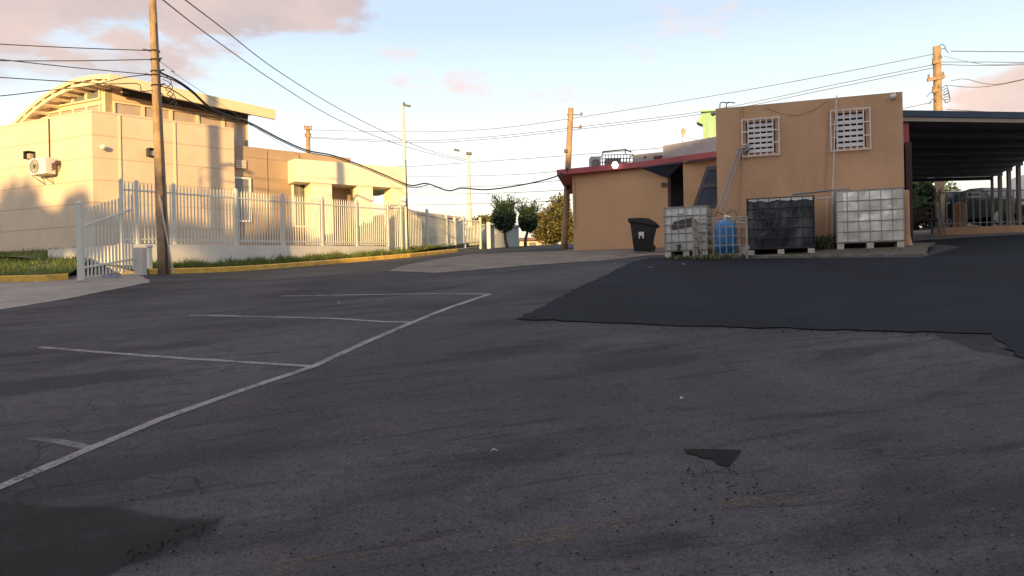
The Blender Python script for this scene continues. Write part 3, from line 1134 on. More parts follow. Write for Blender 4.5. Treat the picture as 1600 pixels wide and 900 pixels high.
# dark cladding band under the eave of the right face
mb = MB()
q4 = [PE + v * 0.5 + nr * 0.004, PE + v * 4.54 + nr * 0.004, PE + v * 4.54 + nr * 0.05, PE + v * 0.5 + nr * 0.05]
zt4 = [vault(0, 0.5) - 0.14, vault(0, 4.54) - 0.14]
mb.add([V3(q4[0], 7.76), V3(q4[1], 7.57), V3(q4[2], 7.57), V3(q4[3], 7.76)] + [V3(q4[0], zt4[0]), V3(q4[1], zt4[1]), V3(q4[2], zt4[1]), V3(q4[3], zt4[0])],
       [(0, 1, 2, 3), (4, 7, 6, 5), (0, 4, 5, 1), (1, 5, 6, 2), (2, 6, 7, 3), (3, 7, 4, 0)])
part('dark_cladding', mb, M['navy_panel'], hall)


def window(parent, O, d, nn, s0, s1, z0, z1, pane, frame, bars=0, fw=0.06, slant=None):
    mbp = MB()
    if slant is None:
        mbp.para(V3(O + d * s0 + nn * 0.004, z0), V3(d * (s1 - s0), 0), V3(nn * 0.02, 0), (0, 0, z1 - z0))
    else:
        q = [(s0, z0), (s1, z0), (s1, slant[1]), (s0, slant[0])]
        vs = [V3(O + d * a + nn * 0.004, b) for a, b in q] + [V3(O + d * a + nn * 0.02, b) for a, b in q]
        mbp.add(vs, [(0, 1, 2, 3), (7, 6, 5, 4), (0, 4, 5, 1), (1, 5, 6, 2), (2, 6, 7, 3), (3, 7, 4, 0)])
        z1 = max(slant)
    w_ = part('window', mbp, M[pane], parent)
    mbf = MB()
    za, zb = (z1, z1) if slant is None else slant
    mbf.para(V3(O + d * (s0 - fw) + nn * 0.001, z0 - fw), V3(d * (s1 - s0 + 2 * fw), 0), V3(nn * 0.07, 0), (0, 0, fw))
    mbf.para(V3(O + d * (s0 - fw) + nn * 0.002, z0), V3(d * fw, 0), V3(nn * 0.07, 0), (0, 0, za - z0))
    mbf.para(V3(O + d * s1 + nn * 0.002, z0), V3(d * fw, 0), V3(nn * 0.07, 0), (0, 0, zb - z0))
    mbf.para(V3(O + d * (s0 - fw) + nn * 0.001, za), V3(d * (s1 - s0 + 2 * fw), zb - za), V3(nn * 0.07, 0), (0, 0, fw))
    for k in range(bars):
        ss_ = s0 + (s1 - s0) * (k + 1) / (bars + 1)
        mbf.para(V3(O + d * (ss_ - 0.02) + nn * 0.006, z0), V3(d * 0.04, 0), V3(nn * 0.05, 0), (0, 0, min(za, zb) - z0))
    part('window_frame', mbf, M[frame], w_)
    return w_


for k in range(5):
    window(hall, PE, v, nr, 0.27 + k * 0.86, 0.27 + k * 0.86 + 0.76, ZT - 0.28 if k < 4 else ZT - 1.0, 7.50, 'shade_pane', 'cream_trim', fw=0.05)
for k in range(5):
    window(hall, PE - v * 0.006, u, nl, 0.2 + k * 0.62, 0.2 + k * 0.62 + 0.52, ZT - 0.2, 7.42 if k < 4 else 7.3, 'shade_pane', 'cream_trim', fw=0.05)
for k, (a, b) in enumerate(((0.2, 0.72), (0.84, 1.36), (1.48, 2.02))):
    top = lambda q: vault(q) - 0.24
    zb = 7.64
    window(hall, PE - v * 0.006, u, nl, a, b, zb, zb + 0.3, 'grey_pane', 'cream_trim', fw=0.05, slant=(max(zb + 0.03, top(a)), max(zb + 0.02, top(b))))

# tan wing behind the hall
PG = PD - nr * 0.32 - v * 0.3
ZA = 6.5
mb = MB()
mb.para(V3(PG, 2.0), V3(v * 4.9, 0), V3(-nr * 4.0, 0), (0, 0, ZA - 2.0))
part('wing_wall', mb, M['tan'], hall, 'tan rendered wall of the lower wing')
for s in (1.55, 2.75):
    mb = MB()
    mb.para(V3(PG + v * s + nr * 0.004, 2.2), V3(v * 0.04, 0), V3(nr * 0.03, 0), (0, 0, ZA - 2.25))
    part('trim', mb, M['tan'], hall)
window(hall, PG, v, nr, 0.42, 0.92, 4.0, 5.38, 'grey_pane', 'white')
window(hall, PG, v, nr, 2.55, 3.15, 3.9, 5.45, 'grey_pane', 'white')
mb = MB()
mb.para(V3(PG + v * 0.45 + nr * 0.004, 5.72), V3(v * 0.4, 0), V3(nr * 0.04, 0), (0, 0, 0.3))
vent = part('vent', mb, M['tan'], hall)
mb = MB()
for k in range(5):
    mb.para(V3(PG + v * 0.48 + nr * 0.045, 5.75 + k * 0.055), V3(v * 0.34, 0), V3(nr * 0.015, 0), (0, 0, 0.022))
part('vent_slat', mb, M['white'], vent)

# entrance portico
Q0 = V2(W(460, 248, 27.0))
ZP = W(460, 248, 27.0).z
Q1 = V2(W(636, 262, 29.5))
pd_ = (Q1 - Q0).normalized()
pn = Vector((pd_.y, -pd_.x))
LP = (Q1 - Q0).length
port = MB()
port.para(V3(Q0, ZP - 0.78), V3(pd_ * LP, 0), V3(-pn * 2.6, 0), (0, 0, 0.78))
part('portico_roof', port, M['portico'], hall)
for (px0, px1) in ((484, 516), (556, 581), (612, 636)):
    s0 = ((px0 - 460) / 176.0) * LP * 0.985
    s1 = ((px1 - 460) / 176.0) * LP * 0.985
    mb = MB()
    mb.para(V3(Q0 + pd_ * s0 - pn * 0.05, 2.3), V3(pd_ * (s1 - s0), 0), V3(-pn * 0.6, 0), (0, 0, ZP - 0.78 - 2.3))
    part('portico_column', mb, M['portico'], hall)
mb = MB()
mb.para(V3(Q0 + pd_ * 0.9 - pn * 2.3, 2.3), V3(pd_ * 1.5, 0), V3(-pn * 0.1, 0), (0, 0, 3.0))
part('entrance_wall', mb, M['tan'], hall)
mb = MB()
mb.para(V3(Q0 + pd_ * 1.15 - pn * 2.25, 2.4), V3(pd_ * 0.45, 0), V3(pn * 0.06, 0), (0, 0, 2.2))
door = part('door', mb, M['dark_glass'], hall)
mb = MB()
mb.para(V3(Q0 + pd_ * 1.08 - pn * 2.19, 2.4), V3(pd_ * 0.07, 0), V3(pn * 0.05, 0), (0, 0, 2.3))
mb.para(V3(Q0 + pd_ * 1.6 - pn * 2.19, 2.4), V3(pd_ * 0.07, 0), V3(pn * 0.05, 0), (0, 0, 2.3))
mb.para(V3(Q0 + pd_ * 1.15 - pn * 2.19, 4.6), V3(pd_ * 0.45, 0), V3(pn * 0.05, 0), (0, 0, 0.1))
part('door_frame', mb, M['white'], door)
mb = MB()
mb.para(V3(Q0 + pd_ * 2.55 - pn * 0.5, ZP - 1.25), V3(pd_ * 0.62, 0), V3(-pn * 0.08, 0), (0, 0, 0.10))
part('portico_beam', mb, M['white'], hall)

# things on the hall's walls


def wall_lamp(p, nn, d, label):
    t = thing('wall_lamp', p, label, 'lamp', 'lamps on the walls of the hall')
    p2 = V2(p)
    mb_ = MB()
    mb_.para(V3(p2 - d * 0.12 + nn * 0.006, p.z), V3(d * 0.24, 0), V3(nn * 0.03, 0), (0, 0, 0.24))
    part('backplate', mb_, M['dark'], t)
    mb_ = MB()
    mb_.para(V3(p2 - d * 0.12 + nn * 0.036, p.z + 0.21), V3(d * 0.24, 0), V3(nn * 0.2, 0), (0, 0, 0.03))
    mb_.para(V3(p2 - d * 0.12 + nn * 0.036, p.z), V3(d * 0.03, 0), V3(nn * 0.2, 0), (0, 0, 0.21))
    part('hood', mb_, M['dark'], t)
    mb_ = MB()
    mb_.para(V3(p2 - d * 0.06 + nn * 0.037, p.z + 0.02), V3(d * 0.14, 0), V3(nn * 0.12, 0), (0, 0, 0.15))
    part('lens', mb_, M['shade_pane'], t)


wall_lamp(V3(PC + u * 2.72, W(41, 250, 24.2).z), nl, -u, 'boxy dark lamp beside the air conditioner on the cream wall')
wall_lamp(V3(PC + v * 1.62, W(236, 245, 24.1).z), nr, v, 'boxy dark lamp on the peach wall behind the wooden pole')
mb = MB()
pl = V3(PC + v * 0.26 + nr * 0.12, W(158, 231, 23.2).z)
mb.lathe(pl, [(0.02, 0.07), (0.07, 0.05), (0.09, 0.0), (0.06, -0.06), (0.01, -0.085)][::-1], 14)
mb.tube([pl, pl - V3(nr * 0.12, 0)], 0.035, 8)
single('dome_camera', mb, M['white'], pl, 'small white dome camera near the corner on the peach wall', 'camera', smooth=True)

acp = V3(PC + u * 1.95 + nl * 0.10, W(68, 276, 24.0).z)
ac = thing('wall_air_conditioner', acp, 'white outdoor air conditioner unit bracketed on the cream wall', 'air conditioner')
a2 = V2(acp)
mb = MB()
mb.para(V3(a2 + u * 0.32, acp.z), V3(-u * 0.74, 0), V3(nl * 0.3, 0), (0, 0, 0.48))
body = part('casing', mb, M['white'], ac)
mb = MB()
cc_ = V3(a2 + u * 0.10 + nl * 0.305, acp.z + 0.24)
ring = [cc_ + V3(u * (0.2 * math.cos(k / 20 * 6.2832)), 0.2 * math.sin(k / 20 * 6.2832)) for k in range(21)]
mb.tube(ring, 0.012, 5, caps=False)
for k in range(5):
    r_ = 0.2 * k / 5
    mb.tube([cc_ + V3(u * (r_ * math.cos(j / 16 * 6.2832)), r_ * math.sin(j / 16 * 6.2832)) for j in range(17)], 0.006, 4, caps=False)
for k in range(6):
    a = k / 6 * 3.1416
    mb.tube([cc_ + V3(u * (0.2 * math.cos(a)), 0.2 * math.sin(a)), cc_ - V3(u * (0.2 * math.cos(a)), 0.2 * math.sin(a))], 0.006, 4)
part('fan_grille', mb, M['dark'], ac)
for k in (-0.2, 0.2):
    mb = MB()
    mb.tube([V3(a2 - u * k - nl * 0.08, acp.z - 0.25), V3(a2 - u * k + nl * 0.32, acp.z - 0.03), V3(a2 - u * k - nl * 0.08, acp.z - 0.02)], 0.018, 6)
    part('bracket', mb, M['galv'], ac)
for k in range(3):
    mb = MB()
    mb.tube(catmull([V3(a2 - u * 0.36 + nl * 0.1, acp.z + 0.1 + k * 0.07), V3(a2 - u * 0.5 + nl * 0.08, acp.z + 0.16 + k * 0.08), V3(a2 - u * 0.55 - nl * 0.06, acp.z + 0.3 + k * 0.05)], 5), 0.022, 6)
    part('pipe', mb, M['red_dark'], ac)

# ---------------------------------------------------------------- white picket fence
fence_h = 1.52


def fence_panel_mb(a, b, z0a, z0b, hgt, sp=0.115, tipped=True, rail_lo=0.10, rail_hi=0.22, h1=None, w=0.028):
    """pickets and rails between two xy points; z0a / z0b base heights, h1 height at the far end"""
    mb_ = MB()
    L_ = (b - a).length
    d = (b - a).normalized()
    s = Vector((d.y, -d.x))
    h1 = hgt if h1 is None else h1
    n_ = max(2, int(L_ / sp))
    for k in range(n_):
        t = (k + 0.5) / n_
        p = a.lerp(b, t)
        z = z0a + (z0b - z0a) * t
        hh = hgt + (h1 - hgt) * t
        q0 = p - d * (w / 2) - s * (w / 2)
        mb_.para(V3(q0, z + 0.03), V3(d * w, 0), V3(s * w, 0), (0, 0, hh - 0.09))
        if tipped:
            zt = z + hh - 0.06
            base = [V3(q0, zt), V3(q0 + d * w, zt), V3(q0 + d * w + s * w, zt), V3(q0 + s * w, zt)]
            mb_.add(base + [V3(p, zt + 0.09)], [(0, 1, 4), (1, 2, 4), (2, 3, 4), (3, 0, 4)])
    for fr in (rail_lo, hgt - rail_hi):
        hh2 = fr if fr == rail_lo else h1 - rail_hi
        mb_.para(V3(a - s * 0.019 + d * 0.02, z0a + fr), V3(d * (L_ - 0.04), z0b + hh2 - z0a - fr), V3(s * 0.038, 0), (0, 0, 0.04))
    return mb_


def post_mb(p, z0, z1, w=0.07, d=None):
    mb_ = MB()
    d = d or fdir
    s = Vector((d.y, -d.x))
    mb_.para(V3(p - d * w / 2 - s * w / 2, z0), V3(d * w, 0), V3(s * w, 0), (0, 0, z1 - z0))
    zt = z1
    q = [p - d * w * 0.6 - s * w * 0.6, p + d * w * 0.6 - s * w * 0.6, p + d * w * 0.6 + s * w * 0.6, p - d * w * 0.6 + s * w * 0.6]
    mb_.add([V3(a, zt) for a in q] + [V3(p, zt + 0.06)], [(0, 3, 2, 1), (0, 1, 4), (1, 2, 4), (2, 3, 4), (3, 0, 4)])
    return mb_


def fence_at(px):
    a, _ = ray(px, 340)
    # intersect x = a*y with the fence line
    t = (a * FA.y - FA.x) / (fdir.x - a * fdir.y)
    return FA + fdir * t, t


LF = (FB - FA).length
ZWA, ZWB = 2.80, 3.12             # top of the base wall at both ends


def wall_z(t):
    return ZWA + (ZWB - ZWA) * t / LF


bw = MB()
pA = FA - fdir * 0.05
bw.add([V3(pA + fn * 0.09, 1.6), V3(pA - fn * 0.09, 1.6), V3(FB - fn * 0.09, 2.2), V3(FB + fn * 0.09, 2.2),
        V3(pA + fn * 0.09, ZWA), V3(pA - fn * 0.09, ZWA), V3(FB - fn * 0.09, ZWB), V3(FB + fn * 0.09, ZWB)],
       [(0, 1, 2, 3), (4, 7, 6, 5), (0, 4, 5, 1), (1, 5, 6, 2), (2, 6, 7, 3), (3, 7, 4, 0)])
fenceT = thing('picket_fence', V3(FA, 2.1), 'long white picket fence on a whitewashed base wall beside the street', 'fence')
part('base_wall', bw, M['white_wall'], fenceT)
pxs = [190, 214, 272, 369, 442, 503, 557, 606]
prev = None
for px in pxs:
    p, t = fence_at(px)
    z = wall_z(t)
    part('post', post_mb(p, z - 0.2, z + fence_h + 0.02, 0.072), M['fence'], fenceT)
    if prev is not None:
        part('picket_panel', fence_panel_mb(prev[0] + fdir * 0.05, p - fdir * 0.05, prev[1], z, fence_h, sp=0.104, w=0.025), M['fence'], fenceT)
    prev = (p, z)

# low white wall to the left of the fence corner
LW0 = FA - fdir * 0.06
LW1 = V2(W(82, 400, 20.3))
ld = (LW1 - LW0).normalized()
ls = Vector((ld.y, -ld.x))
mb = MB()
mb.para(V3(LW0 + ld * 0.06 - ls * 0.08, 1.6), V3(ld * ((LW1 - LW0).length), 0), V3(ls * 0.16, 0), (0, 0, 1.17))
single('low_wall', mb, M['white_wall'], V3(LW1, 2.1), 'low white wall behind the open picket gate', 'wall')

# open gate leaf reaching out to the drive
GA = V2(W(126, 440, 15.9))
GB = V2(W(214, 420, 18.0))
zA, zB = h(GA.x, GA.y) + 0.02, h(GB.x, GB.y) + 0.10
gate = thing('picket_gate', V3(GA, zA), 'white picket gate leaf standing open across the pavement at the left', 'gate')
gd = (GB - GA).normalized()
part('gate_post', post_mb(GA, zA, zA + 1.56, 0.085, gd), M['fence'], gate)
mb = fence_panel_mb(GA + gd * 0.06, GB - gd * 0.1, zA, zB, 1.50, sp=0.125, tipped=False, rail_lo=0.24, rail_hi=0.42, h1=1.80)
part('picket_panel', mb, M['fence'], gate)
mb = MB()
mb.para(V3(GB - gd * 0.12, zB - 0.2), V3(gd * 0.2, 0), V3(Vector((gd.y, -gd.x)) * 0.2, 0), (0, 0, 0.72))
single('gate_pier', mb, M['white_wall'], V3(GB, zB), 'short white masonry pier at the end of the open gate', 'pier')
mb = MB()
qp = V2(W(234, 410, 18.6))
zq = hv(qp.x, qp.y)
mb.lathe(V3(qp, zq - 0.1), [(0.06, 0), (0.06, 0.62), (0.075, 0.63), (0.075, 0.67), (0.02, 0.70)], 12)
single('bollard', mb, M['white'], V3(qp, zq), 'short round white bollard beside the wooden pole', 'bollard')

# accessibility symbol: blue square with white ring on the drive
blue = [V2(p) for p in (W(158, 442, 16.9), W(187, 442, 16.9), W(190, 439, 17.9), W(163, 439, 17.9))]
sheet('painted_symbol', blue, M['blue_sign'], 0.010, 'worn blue painted square on the driveway by the gate', 'road marking', jitter=0.03)
c_ = sum(blue, Vector((0, 0))) / 4
ringp = [c_ + Vector((0.13 * math.cos(k / 14 * 6.2832), 0.2 * math.sin(k / 14 * 6.2832))) for k in range(14)]
sheet('painted_symbol', strip(ringp[:11], 0.05), M['white_line'], 0.014, 'white ring inside the blue painted square', 'road marking')

# farther fence runs along the street
far_nodes = [(606, 28.2), (627, 29.0), (668, 31.0), (698, 33.2), (711, 34.0), (724, 35.2), (751, 36.6)]
zbase = lambda p: h(p.x, p.y) + 0.16
farF = thing('picket_fence', V3(V2(W(668, 385, 31.0)), 2.9), 'farther white picket fence going on past the portico to the grey shed', 'fence')
prev = None
for i, (px, Y) in enumerate(far_nodes):
    p = V2(W(px, 380, Y))
    z = zbase(p)
    top = W(px, (318, 318, 328, 337, 341, 338, 341)[i], Y).z
    part('post', post_mb(p, z - 0.2, top, 0.09), M['fence'], farF)
    if prev is not None:
        q, zq, tq = prev
        dd = (p - q).normalized()
        part('picket_panel', fence_panel_mb(q + dd * 0.05, p - dd * 0.05, zq, z, tq - zq - 0.05, sp=0.125, tipped=False, rail_lo=0.18, rail_hi=0.15, h1=top - z - 0.05), M['fence'], farF)
    prev = (p, z, top)
mb = MB()
pw = V2(W(761, 380, 36.9))
mb.para(V3(pw, 2.6), (0.16, 0, 0), (0, 0.16, 0), (0, 0, W(761, 347, 36.9).z - 2.6))
single('gate_pier', mb, M['white'], V3(pw, 3.0), 'slim white post at the corner of the grey shed', 'post')

# low pale building and the grey shed beyond
mb = MB()
q0, q1 = V2(W(637, 340, 38.5)), V2(W(722, 340, 43))
zt = W(690, 336, 40).z
mb.prism([q0, q1, q1 + Vector((-2, 6)), q0 + Vector((-4, 5))], 2.5, zt)
pinkT = thing('low_house', V3(q0, 3.0), 'low pale pink house behind the farther picket fence', 'house')
part('wall', mb, M['pink_wall'], pinkT)
mb = MB()
qd = (q1 - q0).normalized()
qn = Vector((qd.y, -qd.x))
mb.prism([q0 + qn * 0.15 - qd * 0.15, q1 + qn * 0.15 + qd * 0.15, q1 + Vector((-1.9, 6)), q0 + Vector((-4.2, 5))], zt + 0.003, zt + 0.12)
part('roof', mb, M['pink_wall'], pinkT)
mb = MB()
mb.lathe((0, 0, 0), [(0.02, 0), (0.2, 0.01), (0.23, 0.06), (0.2, 0.12), (0.02, 0.13)], 16)
pm = W(655, 352, 38.9)
mb2 = MB()
for (x, y, z) in mb.v:
    mb2.v.append((pm.x + x, pm.y - z, pm.z + y * 1.25))
mb2.f = mb.f
single('wall_meter', mb2, M['iron'], pm, 'round dark meter on the pale pink house', 'meter')
mb = MB()
s0, s1 = V2(W(764, 380, 37.5)), V2(W(811, 380, 39.0))
sd = (s1 - s0).normalized()
sn = Vector((sd.y, -sd.x))
szt = W(770, 352, 37.5).z
s2 = V2(W(728, 380, 39.8))
mb.prism([s0, s1, s1 + Vector((-1.5, 3.0)), s2], 2.6, szt)
shed = thing('metal_shed', V3(s0, 3.2), 'grey metal shed behind the two clipped trees', 'shed')
part('wall', mb, M['grey_shed'], shed)
mb = MB()
mb.prism([s0 + sn * 0.1 - sd * 0.1, s1 + sn * 0.1 + sd * 0.1, s1 + Vector((-1.5, 3.1)), s2 + Vector((-0.1, 0))], szt + 0.003, szt + 0.10)
part('roof', mb, M['grey_shed'], shed)
for a in (0.28, 0.74):
    mb = MB()
    mb.para(V3(s0 + sd * (1.45 * a) + sn * 0.004, szt - 0.42), V3(sd * 0.14, 0), V3(sn * 0.012, 0), (0, 0, 0.16))
    part('notice', mb, M['pink_wall'], shed)

# ---------------------------------------------------------------- poles and lamps


def tube_lerp(p0, p1, n):
    return [Vector(p0).lerp(Vector(p1), k / n) for k in range(n + 1)]


pb = W(257, 424, 18.0)
pt = W(238.5, 0, 18.0)
ptop = pb + (pt - pb) * 1.22
pb.z = hv(pb.x, pb.y) - 0.15
pole = thing('utility_pole', pb, 'tall wooden utility pole with cables standing in front of the cream hall', 'utility pole')
part('pole_shaft', (lambda m_: (m_.tube(tube_lerp(pb, ptop, 14), 0.140, 12, 0.066), m_)[1])(MB()), M['pole_wood'], pole, smooth=True)
side = Vector((0.104, -0.09, 0))
mb = MB()
mb.tube(tube_lerp(pb + side * 1.1, pb + (ptop - pb) * 0.75 + side * 0.95, 8), 0.024, 6)
part('riser_cable', mb, M['dark'], pole)
mb = MB()
g0 = W(271, 424, 17.7)
g0.z = hv(g0.x, g0.y) - 0.05
mb.tube([g0, W(248, 305, 17.9) + Vector((0.05, -0.1, 0))], 0.018, 6)
part('guy_tube', mb, M['galv'], pole)
for (py, dd) in ((80, -0.16), (94, 0.12), (112, 0.15), (118, -0.14), (134, 0.15), (290, 0)):
    mb = MB()
    c0 = W(238.5 + (py / 424) * 18.5, py, 18.0)
    ring = [c0 + Vector((0.105 * math.cos(k / 12 * 6.2832), 0.105 * math.sin(k / 12 * 6.2832), 0)) for k in range(13)]
    mb.tube(ring, 0.016, 5, caps=False)
    if dd:
        mb.tube([c0 + Vector((0.1 * (1 if dd > 0 else -1), -0.06, 0)), c0 + Vector((dd * 1.5, -0.07, 0.02))], 0.02, 6)
    part('bracket', mb, M['dark'], pole)
rr = random.Random(5)
for k in range(5):
    mb = MB()
    c0 = W(246 + k * 2, 118 + k * 8, 18.0) + Vector((0.14, -0.1, 0))
    mb.tube(catmull([c0, c0 + Vector((0.15, -0.05, -0.08)), c0 + Vector((0.22, 0, -0.2)), c0 + Vector((0.08, 0, -0.34))], 5), 0.009, 4)
    part('loose_cable', mb, M['dark'], pole)


def wood_pole(base, top, r0, r1, label, arms, extra=None):
    t = thing('utility_pole', base, label, 'utility pole')
    mb_ = MB()
    mb_.tube(tube_lerp(base, top, 10), r0, 10, r1)
    part('pole_shaft', mb_, M['pole_wood'], t, smooth=True)
    for (px0, px1, py0, py1, Y, w) in arms:
        mb_ = MB()
        a, b = W(px0, py0, Y - 0.2), W(px1, py1, Y - 0.2)
        d = (b - a)
        mb_.para(a, d, (0, 0.1, 0), (0, 0, w))
        arm = part('crossarm', mb_, M['pole_wood'], t)
        for q in (0.08, 0.92):
            mb_ = MB()
            c = a.lerp(b, q) + Vector((0, 0.05, w))
            mb_.lathe(c, [(0.02, 0), (0.05, 0.03), (0.03, 0.07), (0.05, 0.10), (0.02, 0.15)], 8)
            part('insulator', mb_, M['ceramic'], arm)
    return t


b2 = W(881, 389, 28.0)
b2.z = h(b2.x, b2.y) - 0.1
p2T = wood_pole(b2, W(892, 169, 28.0), 0.125, 0.10, 'leaning wooden utility pole at the left corner of the low annex', [])
for (px, py, L_) in ((893, 179, 0.35), (893, 199, 0.32)):
    mb = MB()
    c0 = W(px, py, 27.95)
    mb.tube([c0, c0 + Vector((L_, 0, -0.02))], 0.022, 6)
    mb.lathe(c0 + Vector((L_, 0, -0.05)), [(0.02, 0), (0.05, 0.03), (0.03, 0.06), (0.05, 0.09), (0.02, 0.12)], 8)
    mb.tube([c0 + Vector((-0.16, 0, 0.0)), c0], 0.03, 6)
    part('insulator', mb, M['ceramic'], p2T)
for (px, py, sz) in ((888, 285, (0.14, 0.12, 0.5)), (884, 236, (0.12, 0.1, 0.12))):
    mb = MB()
    mb.box(W(px, py, 27.9), sz)
    part('junction_box', mb, M['dark'], p2T)

b3 = W(1469, 345, 31.0)
b3.z = h(b3.x, b3.y) - 0.1
p3T = wood_pole(b3, W(1463.5, 73, 31.0), 0.19, 0.145, 'wooden utility pole with short crossarms rising behind the carport canopy',
                [(1458, 1470, 100, 97, 31.0, 0.12), (1450, 1477, 127, 122, 31.0, 0.13), (1458, 1469, 145, 142, 31.0, 0.12)])
for (px, py, L_) in ((1470, 73, 0.35), (1470, 80, 0.45), (1472, 88, 0.2), (1472, 158, 0.35), (1456, 159, -0.3), (1455, 148, -0.4)):
    mb = MB()
    c0 = W(1464, py + 1, 30.9)
    mb.tube(catmull([c0, c0 + Vector((L_ * 0.6, 0, 0.12)), c0 + Vector((L_, 0, -0.06))], 5), 0.014, 5)
    part('jumper_wire', mb, M['dark'], p3T)
for k in range(4):
    mb = MB()
    c0 = W(1471 + k, 138 + 4 * k, 30.8)
    mb.tube(catmull([c0, c0 + Vector((0.2, 0, 0.1)), c0 + Vector((0.25, 0, -0.2)), c0 + Vector((0.05, 0, -0.25))], 5), 0.012, 4)
    part('jumper_wire', mb, M['dark'], p3T)

b4 = W(482, 260, 50.0)
b4.z = h(b4.x, b4.y) - 0.1
wood_pole(b4, W(481, 197, 50.0), 0.16, 0.13, 'distant wooden utility pole rising behind the tan wing', [(475, 487, 202, 202, 50.0, 0.12), (476, 486, 214, 214, 50.0, 0.1)])

lpB = Vector((-11.95, 13.2, 0))
lpB.z = h(lpB.x, lpB.y) - 0.1
outP = wood_pole(lpB, lpB + Vector((-0.1, 0, 8.9)), 0.15, 0.12, 'wooden utility pole left of the picture carrying the wires', [])
mb = MB()
mb.tube(catmull([lpB + Vector((0.0, 0, 6.35)), lpB + Vector((0.25, 0, 6.5)), lpB + Vector((0.5, 0, 6.45))], 4), 0.06, 6)
part('lamp_arm', mb, M['galv'], outP)
# slim street lamp by the portico
lb = W(637, 395, 28.6)
lb.z = h(lb.x, lb.y) + 0.1
lt = W(629.5, 164, 28.6)
lamp1 = thing('street_lamp', lb, 'slim pale street lamp pole in front of the entrance portico', 'street lamp')
mb = MB()
mb.tube(tube_lerp(lb, lt, 8), 0.075, 10, 0.05)
part('pole_shaft', mb, M['pale_metal'], lamp1, smooth=True)
mb = MB()
mb.para(lt + Vector((0.0, -0.06, -0.02)), Vector((0.28, 0, -0.05)), (0, 0.14, 0), (0, 0, 0.05))
mb.add([lt + Vector((0.02, -0.05, 0.035)), lt + Vector((0.02, 0.05, 0.035)), lt + Vector((0.1, 0.0, 0.02)), lt + Vector((0.03, 0, 0.14))], [(0, 1, 2), (0, 2, 3), (1, 3, 2), (0, 3, 1)])
part('lamp_head', mb, M['dark'], lamp1)
mb = MB()
mc = W(633, 315, 28.5)
mb.box(mc + Vector((-0.05, -0.12, 0)), (0.18, 0.12, 0.26))
part('meter_box', mb, M['white'], lamp1)
mb = MB()
mb.tube([W(637.5, 390, 28.5), W(634, 250, 28.5)], 0.02, 6)
part('conduit', mb, M['dark'], lamp1)
# tall lamp with curved arm
lb = W(735, 388, 42.0)
lb.z = h(lb.x, lb.y)
lt = W(732, 243, 42.0)
lamp2 = thing('street_lamp', lb, 'farther street lamp with a curved arm above the picket fence', 'street lamp')
mb = MB()
mb.tube(tube_lerp(lb, lt, 8), 0.125, 10, 0.08)
part('pole_shaft', mb, M['pale_metal'], lamp2, smooth=True)
mb = MB()
mb.tube(catmull([W(731, 252, 42), W(727, 246, 42), W(721, 238, 42), W(714, 233.5, 42)], 5), 0.04, 6)
part('curved_arm', mb, M['pale_metal'], lamp2)
mb = MB()
c0 = W(713, 233.5, 42)
mb.para(c0 + Vector((-0.12, -0.1, -0.05)), (0.28, 0, -0.06), (0, 0.2, 0), (0, 0, 0.09))
part('lamp_head', mb, M['dark'], lamp2)
mb = MB()
mb.para(W(728.5, 241.5, 42) + Vector((0, -0.12, 0)), (0.3, 0, -0.03), (0, 0.22, 0), (0, 0, 0.13))
part('lamp_head', mb, M['dark'], lamp2)

# ---------------------------------------------------------------- clipped trees, bush, far house


def clipped_tree(px, py_c, Y, rx, rz_, base_px, label, seed):
    rg = random.Random(seed)
    base = W(base_px, 388, Y)
    base.z = h(base.x, base.y)
    c = W(px, py_c, Y)
    t = thing('clipped_tree', base, label, 'tree', 'clipped street trees')
    mb_ = MB()
    fork = c - Vector((0, 0, rz_ * 0.75))
    mb_.tube(catmull([base - Vector((0, 0, 0.1)), base.lerp(fork, 0.4) + Vector((-0.05, 0, 0)), fork], 5), 0.085, 8, 0.055)
    for k in range(6):
        a = k * 1.05
        mb_.tube([fork, fork + Vector((math.cos(a) * rx * 0.6, math.sin(a) * rx * 0.6, rz_ * 0.9))], 0.04, 5, 0.012)
    part('trunk', mb_, M['bark'], t)
    mb_ = MB()
    mb_.leaves(c, (rx, rx, rz_), 3400, 0.085, rg, shell=0.55, lumps=10, lump=0.14)
    for k in range(80):
        a, e = rg.uniform(0, 6.28), rg.uniform(0.5, 1.0)
        d = Vector((math.cos(a) * (1 - e * 0.6), math.sin(a) * (1 - e * 0.6), e)).normalized()
        p0 = c + Vector((d.x * rx, d.y * rx, d.z * rz_)) * 0.9
        L_ = rg.uniform(0.15, 0.62)
        for j in range(10):
            q = p0 + (d + Vector((rg.gauss(0, .12), rg.gauss(0, .12), 0.2))) * (L_ * j / 10)
            tt = (d + Vector((rg.gauss(0, .6), rg.gauss(0, .6), rg.gauss(0, .4)))).normalized() * 0.07
            uu = tt.cross(Vector((rg.gauss(0, 1), rg.gauss(0, 1), rg.gauss(0, 1)))).normalized() * 0.024
            mb_.add([q - tt, q + uu, q + tt, q - uu], [(0, 1, 2, 3)])
    part('crown', mb_, M['leaf_dark'], t)


clipped_tree(788, 340, 35.5, 0.53, 0.66, 794, 'clipped round tree on a bent trunk, left of two by the grey shed', 11)
clipped_tree(825, 345, 36.5, 0.51, 0.55, 821, 'clipped round tree nearer the leaning pole, right of two', 12)


